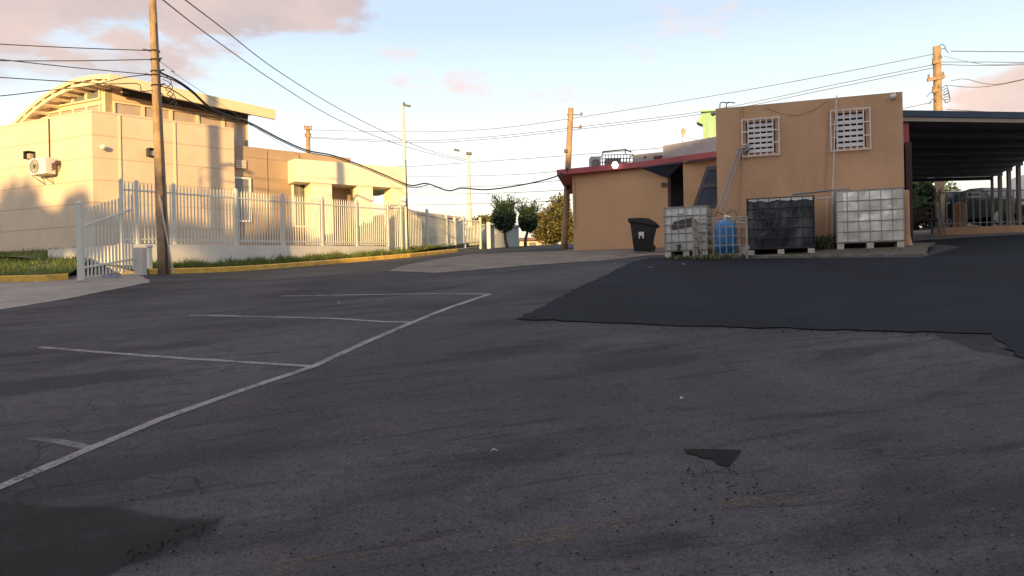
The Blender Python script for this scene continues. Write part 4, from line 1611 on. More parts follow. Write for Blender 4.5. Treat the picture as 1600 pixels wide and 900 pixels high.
def leafy_tree(name, base, blobs, mat, label, seed, size=0.14, dens=1500, tr=0.12, cat='tree', group=None):
    rg = random.Random(seed)
    t = thing(name, base, label, cat, group)
    mb_ = MB()
    mid = base.lerp(blobs[0][0], 0.55)
    mb_.tube([base - Vector((0, 0, 0.2)), mid], tr, 8, tr * 0.7)
    for c, r in blobs:
        mb_.tube([mid, mid.lerp(c, 0.5) + Vector((rg.uniform(-.1, .1), 0, 0.1)), c], tr * 0.5, 6, tr * 0.12)
    part('trunk', mb_, M['bark'], t)
    mb_ = MB()
    for c, r in blobs:
        mb_.leaves(c, r, int(dens * (r[0] * r[2]) ** 0.9), size, rg, shell=0.4, lumps=9, lump=0.35)
    part('crown', mb_, M[mat], t)
    return t


bp = W(868, 388, 52)
bp.z = h(bp.x, bp.y)
leafy_tree('bushy_tree', bp, [(W(870, 345, 52), (1.3, 1.2, 1.5)), (W(846, 352, 52), (0.9, 1.0, 1.0)), (W(876, 322, 53), (0.8, 0.8, 0.8)), (W(858, 366, 51.5), (1.0, 1.0, 0.9)), (W(886, 360, 52), (0.9, 0.9, 1.2))],
           'leaf_olive', 'sunlit yellow green bushy tree behind the leaning pole', 21, 0.13, 1300)
bp = W(742, 362, 56)
bp.z = h(bp.x, bp.y)
leafy_tree('bushy_tree', bp, [(W(772, 347, 56), (1.5, 1.0, 0.6)), (W(752, 352, 56), (1.1, 1.0, 0.5))], 'leaf_olive', 'dull olive bush showing above the grey shed', 22, 0.15, 1500)

f0 = W(812, 386, 58)
zf = W(830, 384, 58).z - 0.5
far = thing('far_house', Vector((f0.x, f0.y, zf)), 'low sunlit house far behind the clipped trees', 'house')
mb = MB()
f1 = W(872, 386, 58)
mb.para((f0.x, 58, zf), (f1.x - f0.x, 0, 0), (0, 4, 0), (0, 0, W(830, 376, 58).z - zf))
part('wall', mb, M['pink_wall'], far)
mb = MB()
z0 = W(830, 376, 58).z
mb.add([(f0.x - 0.2, 57.7, z0 + 0.003), (f1.x + 0.2, 57.7, z0 + 0.003), (f1.x + 0.2, 60, z0 + 0.35), (f0.x - 0.2, 60, z0 + 0.35), (f1.x + 0.2, 62.2, z0 + 0.003), (f0.x - 0.2, 62.2, z0 + 0.003)],
       [(0, 1, 2, 3), (3, 2, 4, 5), (0, 3, 5), (1, 4, 2), (0, 5, 4, 1)])
part('roof', mb, M['terracotta'], far)
mb = MB()
mb.para((f0.x + 0.7, 57.98, zf + 0.35), (0.5, 0, 0), (0, 0.015, 0), (0, 0, 0.4))
part('window', mb, M['grey_pane'], far)

# ---------------------------------------------------------------- low annex with red roof
ZS = 5.15
A0 = V2(W(894, 272, 25.4))
A1 = V2(W(1043, 278, 23.75))
ad = (A1 - A0).normalized()
an = Vector((ad.y, -ad.x))
annex = thing('low_annex', V3(A0, h(A0.x, A0.y)), 'low ochre annex with a red edged flat roof and dark passage', 'building')
mb = MB()
mb.para(V3(A0, 2.2), V3(A1 - A0, 0), (0.7, 5.0, 0), (0, 0, ZS - 2.2))
part('wall', mb, M['orange_annex'], annex)
B0 = V2(W(1067, 253, 23.0))
B1 = B0 + Vector((1.55, -0.55))
mb = MB()
bd_ = (B1 - B0).normalized()
bn = Vector((bd_.y, -bd_.x))
mb.para(V3(B0, 2.2), V3(bd_ * 2.2, 0), V3(-bn * 5.0, 0), (0, 0, ZS - 2.2))
part('wall', mb, M['orange_annex'], annex)
mb = MB()
mb.para(V3(A1 + Vector((0.02, 0.7)), 2.2), (1.2, 0.1, 0), (0, 0.15, 0), (0, 0, ZS - 2.2))
pas = part('passage_wall', mb, M['navy'], annex, 'dark blue wall at the end of the passage')
mb = MB()
mb.para(V3(A1 + Vector((0.02, -0.004)), 2.3), V3(ad * 0.07, 0), (0, 0.1, 0), (0, 0, ZS - 2.32))
part('door_jamb', mb, M['red_dark'], annex)
R0, R1, R2 = V2(W(870, 275, 25.3)), V2(W(1003, 262, 23.95)), V2(W(1122, 247, 22.3))
roofpoly = [R0, R1, R2, R2 + Vector((1.6, 6.0)), A1 + Vector((0.8, 5.2)), R0 + Vector((0.75, 5.3))]
mb = MB()
mb.prism(roofpoly, ZS + 0.004, ZS + 0.17)
rf = part('roof_slab', mb, M['red'], annex, 'flat roof slab with red edge')
mb = MB()
aw = [W(1001, 263, 23.72), W(1120, 247.5, 22.28), W(1067, 254, 23.1), W(1043, 278.5, 23.66)]
aw = [aw[0], aw[3], aw[2], aw[1]]
mb.add(aw + [p + Vector((0, 0, 0.02)) for p in aw], [(0, 3, 2, 1), (4, 5, 6, 7), (0, 1, 5, 4), (1, 2, 6, 5), (2, 3, 7, 6), (3, 0, 4, 7)])
part('soffit', mb, M['navy'], rf, 'dark blue soffit of the overhang')
mb = MB()
gp = W(961, 258, 24.2)
mb.lathe(gp, [(0.01, -0.11), (0.07, -0.085), (0.105, 0), (0.07, 0.085), (0.01, 0.11)], 16)
single('globe_lamp', mb, M['lit_lamp'], gp, 'bright white globe lamp on the red roof edge', 'lamp', smooth=True)
mb = MB()
mb.tube([W(876, 270, 25.1), W(877, 277, 25.1)], 0.05, 8)
mb.tube([W(886, 262, 25.1), W(886, 268, 25.1)], 0.03, 8)
part('cable_anchor', mb, M['dark'], rf)
mb = MB()
mb.box(W(1037, 288, 23.75), (0.14, 0.12, 0.1))
part('fixture', mb, M['iron'], annex)
mb = MB()
mb.tube([W(897, 280, 25.35), W(898, 356, 25.35)], 0.03, 6)
part('pipe', mb, M['orange_annex'], annex)

# roof top: grey parapets and condensers
g0, g1 = V2(W(990, 250, 27.5)), V2(W(1036, 245, 27.0))
gz = ZS + 0.17
mb = MB()
mb.para(V3(g0, gz), V3(g1 - g0, 0), (0, 0.2, 0), (0, 0, W(1010, 240, 27.3).z - gz))
par = thing('roof_parapet', V3(g0, gz), 'stepped grey parapet wall on the annex roof', 'wall')
part('low_step', mb, M['grey_wall'], par)
mb = MB()
g2 = V2(W(1150, 220, 25.0))
mb.para(V3(g1 + Vector((0.003, 0)), gz), V3(g2 - g1, 0), (0.05, 0.25, 0), (0, 0, W(1060, 224, 26.6).z - gz))
part('high_step', mb, M['grey_wall'], par)
mb = MB()
for k, px in enumerate((1008, 1024, 1029, 1033)):
    c0 = W(px, 246 - (px - 1008) * 0.05, 27.0)
    mb.box(c0, (0.05 + 0.02 * (k % 2), 0.3, 0.05))
part('stub_pipe', mb, M['iron'], par)

c0 = W(940, 262, 26.6)
con = thing('roof_condenser', Vector((c0.x, c0.y, gz)), 'rusty caged condenser unit on the annex roof', 'condenser')
x0, x1, zt = W(941, 250, 26.6).x, W(989, 250, 26.6).x, W(960, 241, 26.6).z
mb = MB()
nb = 10
for k in range(nb + 1):
    x = x0 + (x1 - x0) * k / nb
    mb.box((x, 26.6, (gz + zt) / 2), (0.02, 0.02, zt - gz))
    mb.box((x, 27.4, (gz + zt) / 2), (0.02, 0.02, zt - gz))
for k in range(6):
    z = gz + 0.04 + (zt - gz - 0.06) * k / 5
    mb.box(((x0 + x1) / 2, 26.6, z), (x1 - x0, 0.026, 0.02))
    mb.box(((x0 + x1) / 2, 27.4, z), (x1 - x0, 0.026, 0.02))
for x in (x0, x1):
    for z in (gz + 0.04, zt - 0.02):
        mb.box((x, 27.0, z), (0.024, 0.826, 0.024))
part('cage', mb, M['iron'], con)
mb = MB()
mb.box(((x0 + x1) / 2 - 0.12, 27.0, gz + (zt - gz) * 0.42), (0.5, 0.6, (zt - gz) * 0.84))
mb.lathe(((x0 + x1) / 2 + 0.28, 27.0, gz), [(0.18, 0), (0.2, 0.1), (0.2, 0.42), (0.05, 0.47)], 12)
part('compressor', mb, M['grey_wall'], con)
mb = MB()
zt2 = W(960, 237, 26.6).z
path = [(x0 + 0.02, 26.58, zt2), (x0 + (x1 - x0) * 0.75, 26.58, zt2 + 0.06), (x1 - 0.05, 26.58, zt2 - 0.03)]
mb.tube(path, 0.025, 6)
mb.tube([(x0 + 0.02, 26.58, zt2), (x0 + 0.02, 26.58, zt)], 0.02, 6)
mb.tube([path[1], (path[1][0], 26.58, zt)], 0.02, 6)
part('top_frame', mb, M['iron'], con)
con2 = thing('roof_condenser', W(926, 262, 26.4), 'grey square fan condenser left of the rusty cage on the annex roof', 'condenser')
xa, xb = W(923, 250, 26.4).x, W(939, 250, 26.4).x
zt3 = W(930, 244, 26.4).z
mb = MB()
mb.box(((xa + xb) / 2, 26.75, (gz + zt3) / 2), (xb - xa, 0.6, zt3 - gz))
part('casing', mb, M['grey_wall'], con2)
mb = MB()
cc2 = Vector(((xa + xb) / 2, 26.44, gz + (zt3 - gz) * 0.6))
for r_ in (0.13, 0.09, 0.05):
    mb.tube([cc2 + Vector((r_ * math.cos(k / 14 * 6.2832), 0, r_ * math.sin(k / 14 * 6.2832))) for k in range(15)], 0.008, 4, caps=False)
part('fan_grille', mb, M['dark'], con2)

# antenna and green tower behind
ab = W(1066, 224, 27.5)
ant = thing('antenna', ab, 'small red satellite antenna on a thin mast behind the grey parapet', 'antenna')
mb = MB()
mb.tube([ab - Vector((0, 0, 0.6)), W(1066, 205, 27.5)], 0.014, 6)
mb.tube([W(1066, 213, 27.5), W(1092, 219, 27.5)], 0.01, 5)
part('mast', mb, M['galv'], ant)
mb = MB()
dc = W(1068, 206, 27.4)
vs = [dc + Vector((0.10 * math.cos(k / 12 * 6.2832), 0, 0.13 * math.sin(k / 12 * 6.2832))) for k in range(12)]
mb.add(vs + [dc + Vector((0, 0.05, 0)), dc + Vector((0, 0.07, 0))], [(k, (k + 1) % 12, 12) for k in range(12)] + [((k + 1) % 12, k, 13) for k in range(12)])
part('dish', mb, M['dish'], ant)
mb = MB()
gx0, gx1 = W(1098, 200, 33).x, W(1135, 200, 33).x
gzt = W(1100, 176, 33).z
tw = thing('green_tower', (gx0, 33, 3.5), 'lime green stair tower rising behind the ochre block', 'building')
mb.para((gx0, 33, 3.0), (gx1 - gx0, -0.3, 0), (1.4, 4, 0), (0, 0, gzt - 3.0))
part('wall', mb, M['green'], tw)
mb = MB()
mb.para((gx0 - 0.12, 32.85, gzt + 0.003), (gx1 - gx0 + 0.3, -0.3, 0), (1.45, 4.2, 0), (0, 0, 0.07))
part('roof', mb, M['green'], tw)
mb = MB()
wx = W(1104, 195, 33).x
mb.para((wx, 32.90, W(1104, 216, 33).z), (W(1113, 195, 33).x - wx, -0.08, 0), (0, 0.03, 0), (0, 0, W(1104, 191, 33).z - W(1104, 216, 33).z))
part('panel_door', mb, M['green_pale'], tw)
mb = MB()
ax0 = W(1088, 192, 33).x
za, zb = W(1095, 177, 33).z, W(1090, 190, 33).z
mb.add([(gx0, 33.0, za), (gx0 + 0.2, 33.7, za), (ax0 + 0.2, 33.7, zb), (ax0, 33.0, zb), (gx0 - 0.003, 33.0, zb - 0.12), (gx0 + 0.2, 33.7, zb - 0.12)],
       [(0, 1, 2, 3), (0, 3, 4), (1, 5, 2), (3, 2, 5, 4)])
part('awning', mb, M['green_pale'], tw)

# ---------------------------------------------------------------- ochre block with grilled windows
BL = W(1118, 170, 17.9)
BR = W(1410, 143, 16.62)
ZB = (BL.z + BR.z) / 2
bl, br = V2(BL), V2(BR)
e = (br - bl).normalized()
en = Vector((e.y, -e.x))            # outward, towards the camera
WB = (br - bl).length
block = thing('ochre_block', V3(bl, h(bl.x, bl.y)), 'ochre stucco block with two white grilled windows behind the tanks', 'building')
# window positions along the front: (s0, s1, z0, z1)


def front_s(px, py):
    a, b = ray(px, py)
    t = (a * bl.y - bl.x) / (e.x - a * e.y)
    p = bl + e * t
    return t, EYE + b * p.y


wins = []
for (pa, pb_) in (((1160, 190), (1217, 241)), ((1298, 176), (1359, 232))):
    s0, z1 = front_s(*pa)
    s1, z0 = front_s(*pb_)
    wins.append((s0 + 0.07, s1 - 0.07, z0 + 0.05, z1 - 0.03))
# front wall built round the two openings
mb = MB()
TH = 0.18
xs_ = [0.0] + [q for w_ in wins for q in (w_[0], w_[1])] + [WB]


def slab(s0, s1, z0, z1):
    mb.para(V3(bl + e * s0, z0), V3(e * (s1 - s0), 0), V3(-en * TH, 0), (0, 0, z1 - z0))


slab(0, wins[0][0], 1.6, ZB)
slab(wins[0][1], wins[1][0], 1.6, ZB)
slab(wins[1][1], WB, 1.6, ZB)
for w_ in wins:
    slab(w_[0], w_[1], 1.6, w_[2])
    slab(w_[0], w_[1], w_[3], ZB)
# side and back walls
mb.para(V3(bl - en * TH, 1.6), V3(e * 0.2, 0), V3(-en * 6.0, 0), (0, 0, ZB - 1.6))
mb.para(V3(br - e * 0.2 - en * TH, 1.6), V3(e * 0.2, 0), V3(-en * 6.0, 0), (0, 0, ZB - 1.6))
mb.para(V3(bl + e * 0.2 - en * 6.0, 1.6), V3(e * (WB - 0.4), 0), V3(-en * 0.18, 0), (0, 0, ZB - 1.6))
part('wall', mb, M['orange'], block)
mb = MB()
mb.para(V3(bl + e * 0.2 - en * TH, ZB - 0.35), V3(e * (WB - 0.4), 0), V3(-en * 5.8, 0), (0, 0, 0.15))
part('flat_roof', mb, M['grey_wall'], block)
for w_ in wins:
    s0, s1, z0, z1 = w_
    mb = MB()
    mb.para(V3(bl + e * s0 - en * 0.16, z0), V3(e * (s1 - s0), 0), V3(-en * 0.015, 0), (0, 0, z1 - z0))
    win = part('window', mb, M['dark_glass'], block)
    mb = MB()
    nl_ = 6
    for k in range(nl_):
        zc = z0 + 0.03 + (z1 - z0 - 0.02) * k / nl_
        hgt = (z1 - z0) / nl_ * 0.62
        mb.para(V3(bl + e * (s0 + 0.03) - en * 0.035, zc), V3(e * (s1 - s0 - 0.06), 0), V3(-en * 0.045, 0.0), V3(-en * 0.015, hgt))
    part('louver', mb, M['louver'], win)
    mb = MB()
    ga, gb = s0 - 0.08, s1 + 0.08
    za, zb = z0 - 0.06, z1 + 0.05
    nb = 6
    for k in range(nb + 1):
        s = ga + (gb - ga) * k / nb
        mb.para(V3(bl + e * (s - 0.013) + en * 0.06, za), V3(e * 0.026, 0), V3(en * 0.02, 0), (0, 0, zb - za))
    for k in range(4):
        z = za + (zb - za) * k / 3
        if k in (1, 2):
            for (sa, sb) in ((ga, ga + (gb - ga) / nb), (gb - (gb - ga) / nb, gb)):
                mb.para(V3(bl + e * sa + en * 0.062, z - 0.011), V3(e * (sb - sa), 0), V3(en * 0.016, 0), (0, 0, 0.022))
        else:
            mb.para(V3(bl + e * (ga - 0.013) + en * 0.058, z - 0.012), V3(e * (gb - ga + 0.026), 0), V3(en * 0.024, 0), (0, 0, 0.024))
    for s in (ga, gb):
        for z in (za + 0.04, zb - 0.04):
            mb.tube([V3(bl + e * s + en * 0.06, z), V3(bl + e * s - en * 0.02, z)], 0.012, 5)
    part('grille', mb, M['grille'], win)


def fpt(px, py, off=0.03):
    s, z = front_s(px, py)
    return V3(bl + e * s + en * off, z)


def wall_pipe(pts, r, mat, label, off=0.03):
    mb_ = MB()
    mb_.tube([fpt(*p, off) for p in pts], r, 8)
    return part('pipe', mb_, M[mat], block, label)


wall_pipe([(1307, 151), (1304, 200), (1303, 235), (1300, 320), (1300, 385)], 0.013, 'pvc', 'pale thin pipe running down beside the right window', 0.10)
wall_pipe([(1295, 156), (1292, 195), (1289, 300)], 0.012, 'orange', 'thin pipe painted over in ochre', 0.012)
wall_pipe([(1160, 168), (1157, 235), (1155, 262), (1154, 330)], 0.018, 'orange', 'ochre painted pipe at the left window', 0.02)
mb = MB()
mb.tube(catmull([fpt(1195, 168, 0.01), fpt(1225, 178, 0.015), fpt(1245, 180, 0.015), fpt(1270, 172, 0.015), fpt(1292, 158, 0.01)], 6), 0.005, 5)
part('cable', mb, M['orange'], block)
# grey downpipes from the left window corner to the tanks
for off in (0.0, 8.0):
    mb = MB()
    q0, q1 = fpt(1155 + off * 0.6, 234, 0.14), fpt(1124 + off, 332, 0.5)
    mb.tube([q0, q1], 0.02, 8)
    part('downpipe', mb, M['pvc_grey'], block)
mb = MB()
mb.tube([fpt(1152, 235, 0.14), fpt(1168, 232, 0.14), fpt(1170, 226, 0.05)], 0.03, 8)
mb.tube([fpt(1172, 234, 0.12), fpt(1161, 238, 0.12)], 0.035, 8)
part('pipe_elbow', mb, M['pvc_grey'], block)
mb = MB()
for px in (1125, 1135):
    q = W(px, 166, 18.3)
    mb.tube(catmull([q - Vector((0, 0, 0.15)), q + Vector((0, 0, 0.04)), q + Vector((0.05, 0, 0.09)), q + Vector((0.20, 0, 0.07))], 5), 0.013, 6)
part('vent_pipe', mb, M['iron'], block)
mb = MB()
cpn = fpt(1395, 150, 0.08)
mb.lathe(cpn - Vector((0, 0, 0.03)), [(0.01, -0.05), (0.045, -0.035), (0.06, 0.0), (0.06, 0.03), (0.02, 0.05)], 14)
mb.tube([cpn + Vector((0, 0, 0.0)), cpn + V3(-en * 0.08, 0.0)], 0.025, 8)
mb.tube([cpn + Vector((0.02, 0, 0.02)), cpn + V3(e * 0.07, 0.06), cpn + V3(e * 0.1 - en * 0.08, 0.05)], 0.012, 6)
single('dome_camera', mb, M['louver'], cpn, 'small dome camera high on the right corner of the ochre block', 'camera', smooth=True)
mb = MB()
cpn = W(1114, 178, 18.2)
mb.lathe(cpn, [(0.01, -0.05), (0.05, -0.03), (0.06, 0.02), (0.02, 0.05)], 12)
mb.tube([cpn, cpn + Vector((0.12, 0.02, 0))], 0.025, 8)
single('floodlight', mb, M['grey_wall'], cpn, 'small grey floodlight at the upper left corner of the ochre block', 'lamp', smooth=True)

# dark framed panel leaning in the gap
lp0 = W(1086, 312, 20.6)
lp1 = W(1118, 312, 20.1)
lpt = Vector((0.62, 0.15, 0.92))
lp = thing('leaning_panel', lp0 - Vector((0, 0, 0.4)), 'dark blue framed panel leaning in the gap beside the ochre block', 'panel')
mb = MB()
ex = Vector((0.62, -0.05, 0.05))
ey = Vector((0.34, 0.15, 0.84))
o0 = lp0 - ey * 0.35
for (a, b) in (((0, 0), (0.16, 1)), ((0.84, 0), (1, 1)), ((0.16, 0.0), (0.84, 0.1)), ((0.16, 0.5), (0.84, 0.6)), ((0.16, 0.9), (0.84, 1.0))):
    mb.para(o0 + ex * a[0] + ey * 1.4 * a[1], ex * (b[0] - a[0]), ey * 1.4 * (b[1] - a[1]), Vector((0.02, 0.06, 0)))
part('frame', mb, M['panel_frame'], lp)
mb = MB()
mb.para(o0 + ex * 0.15 + ey * 0.03 + Vector((0.01, 0.02, 0)), ex * 0.7, ey * 1.32, Vector((0.01, 0.025, 0)))
part('infill', mb, M['navy'], lp)

# ---------------------------------------------------------------- strip of soil with kerb under the tanks
sk = [V2(p) for p in Gs((1040, 401), (1160, 403), (1300, 402.5), (1400, 401), (1446, 399))]
SOILR = 0.10


def hs(x, y):
    q = V2(sk[0]), V2(sk[-1])
    d = (q[1] - q[0]).normalized()
    t = (Vector((x, y)) - q[0]).dot(Vector((-d.y, d.x)))
    return h(x, y) + 0.03 + (SOILR - 0.03) * min(max(t / 0.7, 0.0), 1.0)


soil_poly = sk + [Vector((8.9, 16.5)), br + en * 0.02, bl + en * 0.02, Vector((3.55, 18.4))]
sheet('soil_strip', soil_poly, M['soil'], 0.0, 'strip of dry soil under the tanks', 'soil', hfun=hs, jitter=0.03)
struct('kerb', kerb_mesh(sk, 0.16, 0.055), M['soil_kerb'], 'low crumbling kerb in front of the tanks', 'kerb')


def ibc(center, w, d, hgt, label, wrap, cage, cols, rows, foot, bulge=0.015, seed=1, wavy=0.0):
    """intermediate bulk container; local frame: x along the front, y to the back"""
    ang = math.atan2(e.y, e.x)
    z = hs(center.x, center.y)
    t = thing('bulk_tank', V3(center, z), label, 'water tank', None, ang)
    rg = random.Random(seed)
    ph = 0.13
    # bottle: subdivided rounded box with waviness
    mbx = MB()
    nx, ny, nz = 18, 14, 16
    x0, x1, y0, y1, z0, z1 = -w / 2 + 0.03, w / 2 - 0.03, 0.03, d - 0.03, ph + 0.015, hgt - 0.03

    def face(fu, fv, fn_, nu, nv):
        base = len(mbx.v)
        for j in range(nv + 1):
            for i in range(nu + 1):
                a, b = i / nu, j / nv
                p, nrm = fn_(a, b)
                ed = min(1.0, 6 * min(a, 1 - a, b, 1 - b))
                k = bulge * ed * (0.4 + math.sin(a * 3.14) * math.sin(b * 3.14))
                k += wavy * ed * (math.sin(a * 27 + b * 3 + seed) * 0.6 + math.sin(a * 11 + seed * 2 + b * 9) * 0.6)
                k += ed * rg.uniform(-1, 1) * wavy * 0.35
                mbx.v.append(tuple(Vector(p) + Vector(nrm) * min(k, 0.022)))
        for j in range(nv):
            for i in range(nu):
                q = base + j * (nu + 1) + i
                mbx.f.append((q, q + 1, q + nu + 2, q + nu + 1))
    LX, LY, LZ = x1 - x0, y1 - y0, z1 - z0
    face(0, 0, lambda a, b: ((x0 + a * LX, y0, z0 + b * LZ), (0, -1, 0)), nx, nz)
    face(0, 0, lambda a, b: ((x1 - a * LX, y1, z0 + b * LZ), (0, 1, 0)), nx, nz)
    face(0, 0, lambda a, b: ((x0, y1 - a * LY, z0 + b * LZ), (-1, 0, 0)), ny, nz)
    face(0, 0, lambda a, b: ((x1, y0 + a * LY, z0 + b * LZ), (1, 0, 0)), ny, nz)
    face(0, 0, lambda a, b: ((x0 + a * LX, y0 + b * LY, z1), (0, 0, 1)), nx, ny)
    face(0, 0, lambda a, b: ((x0 + a * LX, y1 - b * LY, z0), (0, 0, -1)), nx, ny)
    bot = part('bottle', mbx, M[wrap], t, smooth=True, local=True)
    mbx = MB()
    mbx.lathe((0, d / 2, z1), [(0.11, 0), (0.11, 0.035), (0.09, 0.045)], 16)
    part('lid', mbx, M['dark'], bot, local=True)
    # cage
    mbx = MB()
    r = 0.0085
    zs = [ph + (hgt - ph) * k / rows for k in range(rows + 1)]
    for k, zz in enumerate(zs):
        rr_ = r * (1.35 if k in (0, rows) else 1.0)
        ring_ = [(-w / 2, 0, zz), (w / 2, 0, zz), (w / 2, d, zz), (-w / 2, d, zz)]
        for i in range(4):
            mbx.tube([ring_[i], ring_[(i + 1) % 4]], rr_, 6)
    for k in range(cols + 1):
        x = -w / 2 + w * k / cols
        mbx.tube([(x, 0.0 - r * 0.6, ph), (x, 0.0 - r * 0.6, hgt)], r, 6)
        mbx.tube([(x, d + r * 0.6, ph), (x, d + r * 0.6, hgt)], r, 6)
    for k in range(1, 5):
        y = d * k / 5
        for x in (-w / 2 - r * 0.6, w / 2 + r * 0.6):
            mbx.tube([(x, y, ph), (x, y, hgt)], r, 6)
    for k in (0.3, 0.7):
        mbx.tube([(-w / 2, d * k, hgt + 0.008), (w / 2, d * k, hgt + 0.008)], r * 1.2, 6)
    part('cage', mbx, M[cage], t, local=True)
    # pallet: deck plate, three runners of feet
    mbx = MB()
    mbx.box((0, d / 2, ph - 0.012), (w - 0.02, d - 0.02, 0.02))
    pal = part('pallet', mbx, M['galv' if foot == 'pallet' else foot], t, local=True)
    for fx in (-w / 2 + 0.07, 0.0, w / 2 - 0.07):
        for fy in (0.07, d / 2, d - 0.07):
            mbx = MB()
            mbx.box((fx, fy, ph / 2 - 0.024), (0.13, 0.13, ph - 0.002))
            part('foot', mbx, M['pallet'], pal, local=True)
    return t, bot


def tank_at(px, py, Y):
    p = W(px, py, Y)
    return Vector((p.x, p.y))


silver, sb = ibc(tank_at(1360, 388, 15.75), 1.24, 1.0, 1.17, 'silver foil wrapped bulk tank in a cage, rightmost of the three', 'foil', 'steel_cage', 6, 5, 'pallet', 0.012, 3, 0.007)
for sx in (-1, 1):
    mbx = MB()
    mbx.para((sx * 0.55 - 0.055, -0.001, 0.14), (0.11, 0, 0), (0, 0.04, 0), (0, 0, 1.0))
    part('corner_guard', mbx, M['pvc'], silver, local=True)
black, bb = ibc(tank_at(1220, 389, 16.05), 1.30, 1.0, 1.16, 'black plastic wrapped bulk tank between the blue vessel and the silver tank', 'wrap', 'dark_cage', 6, 5, 'dark', 0.014, 5, 0.011)
mbx = MB()
rg = random.Random(4)
pts = []
for k in range(25):
    a = k / 24
    pts.append((-0.62 + 1.24 * a, -0.004, 1.13 - 0.03 * abs(math.sin(a * 14)) - rg.uniform(0, 0.03)))
top = [(p[0], p[1], 1.145) for p in pts]
mbx.add(pts + top + [(p[0], p[1] + 0.012, p[2]) for p in pts] + [(p[0], p[1] + 0.012, p[2]) for p in top],
        [(i, i + 1, 26 + i, 25 + i) for i in range(24)] + [(50 + i, 75 + i, 76 + i, 51 + i) for i in range(24)])
part('torn_edge', mbx, M['grimy'], bb, local=True)
white, wb = ibc(tank_at(1072, 392, 16.9), 0.92, 1.1, 1.06, 'grimy white bulk tank with a torn dark sheet, leftmost of the three', 'grimy', 'steel_cage', 6, 5, 'pallet', 0.012, 9, 0.003)
# torn dark remnant of a wrap on the white tank
mbx = MB()
rg = random.Random(8)
outl = []
for k in range(36):
    a = k / 36 * 6.2832
    rx, rz_ = 0.255, 0.095
    x = rx * (abs(math.cos(a)) ** 0.6) * (1 if math.cos(a) > 0 else -1)
    z = rz_ * (abs(math.sin(a)) ** 0.6) * (1 if math.sin(a) > 0 else -1)
    j = 1 + rg.uniform(-0.16, 0.12)
    outl.append((-0.06 + x * j, 0.70 + z * j + x * 0.17))
n = len(outl)
mbx.add([(x, -0.006, z) for x, z in outl] + [(x, 0.02, z) for x, z in outl], [tuple(range(n))] + [(i, n + i, n + (i + 1) % n, (i + 1) % n) for i in range(n)])
part('torn_sheet', mbx, M['rag'], wb, 'torn dark remnant of a wrap', local=True)
for (x, z, w_, h_) in ((-0.33, 0.94, 0.09, 0.10), (-0.12, 0.955, 0.14, 0.08), (0.12, 0.94, 0.11, 0.11)):
    mbx = MB()
    mbx.box((x, -0.001, z - 0.0), (w_, 0.012, h_))
    part('paper_label', mbx, M['white'], wb, local=True)
mbx = MB()
mbx.tube([(-0.15, 0.01, 0.2), (-0.15, -0.08, 0.2), (-0.15, -0.10, 0.13)], 0.03, 8)
mbx.box((-0.15, -0.05, 0.24), (0.12, 0.03, 0.03))
part('valve', mbx, M['dark'], white, local=True)

# empty rusty cage around the blue pressure vessel
ca = V2(W(1125, 392, 15.95))
zc = hs(ca.x, ca.y)
cage = thing('wire_cage', V3(ca, zc), 'rusty empty wire cage round the blue vessel', 'cage', None, math.atan2(e.y, e.x))
mbx = MB()
w_, d_, hh = 1.03, 0.85, 0.80
for k in range(9):
    x = -w_ / 2 + w_ * k / 8
    for y in (0, d_):
        mbx.tube([(x, y, 0.02), (x, y, hh)], 0.010, 6)
for k in range(1, 6):
    y = d_ * k / 6
    for x in (-w_ / 2, w_ / 2):
        mbx.tube([(x, y, 0.02), (x, y, hh)], 0.010, 6)
for k in range(5):
    z = 0.06 + (hh - 0.06) * k / 4
    r4 = [(-w_ / 2, 0.018, z), (w_ / 2, 0.018, z), (w_ / 2, d_, z), (-w_ / 2, d_, z)]
    for i in range(4):
        mbx.tube([r4[i], r4[(i + 1) % 4]], 0.011 if k < 4 else 0.015, 6)
part('wire_mesh', mbx, M['rust_cage'], cage, local=True)
mbx = MB()
for x in (-w_ / 2 - 0.01, w_ / 2 + 0.01):
    mbx.box((x, 0, hh / 2 - 0.06), (0.04, 0.04, hh + 0.14))
part('corner_post', mbx, M['rust_cage'], cage, local=True)

tv = V2(W(1134, 388, 16.45))
zv = hs(tv.x, tv.y)
ves = thing('pressure_vessel', V3(tv, zv), 'upright blue pressure vessel inside the rusty cage', 'pressure tank')
mb = MB()
mb.lathe(V3(tv, zv), [(0.15, 0.0), (0.17, 0.02), (0.165, 0.1), (0.21, 0.13), (0.222, 0.2), (0.222, 0.58), (0.21, 0.65), (0.16, 0.71), (0.08, 0.745), (0.03, 0.75)], 24)
part('shell', mb, M['blue_tank'], ves, smooth=True)
mb = MB()
mb.tube([V3(tv, zv + 0.74), V3(tv, zv + 0.86)], 0.028, 8)
mb.tube([V3(tv, zv + 0.84), V3(tv + e * 0.13, zv + 0.78)], 0.022, 8)
part('fitting', mb, M['white'], ves)
mb = MB()
mb.tube(catmull([V3(tv - e * 0.02, zv + 0.84), V3(tv - e * 0.16, zv + 0.92), V3(tv - e * 0.22, zv + 0.82)], 6), 0.008, 5)
mb.tube(catmull([V3(tv + e * 0.02, zv + 0.86), V3(tv + e * 0.16, zv + 0.94), V3(tv + e * 0.26, zv + 0.78)], 6), 0.008, 5)
part('hose', mb, M['dark'], ves)
pv = tv + e * 0.42 - en * 0.05
mb = MB()
mb.box(V3(pv, hs(pv.x, pv.y) + 0.11), (0.2, 0.16, 0.16), 0.4)
mb.tube([V3(pv, hs(pv.x, pv.y) + 0.19), V3(pv, hs(pv.x, pv.y) + 0.66), V3(pv - e * 0.2, hs(pv.x, pv.y) + 0.7)], 0.018, 8)
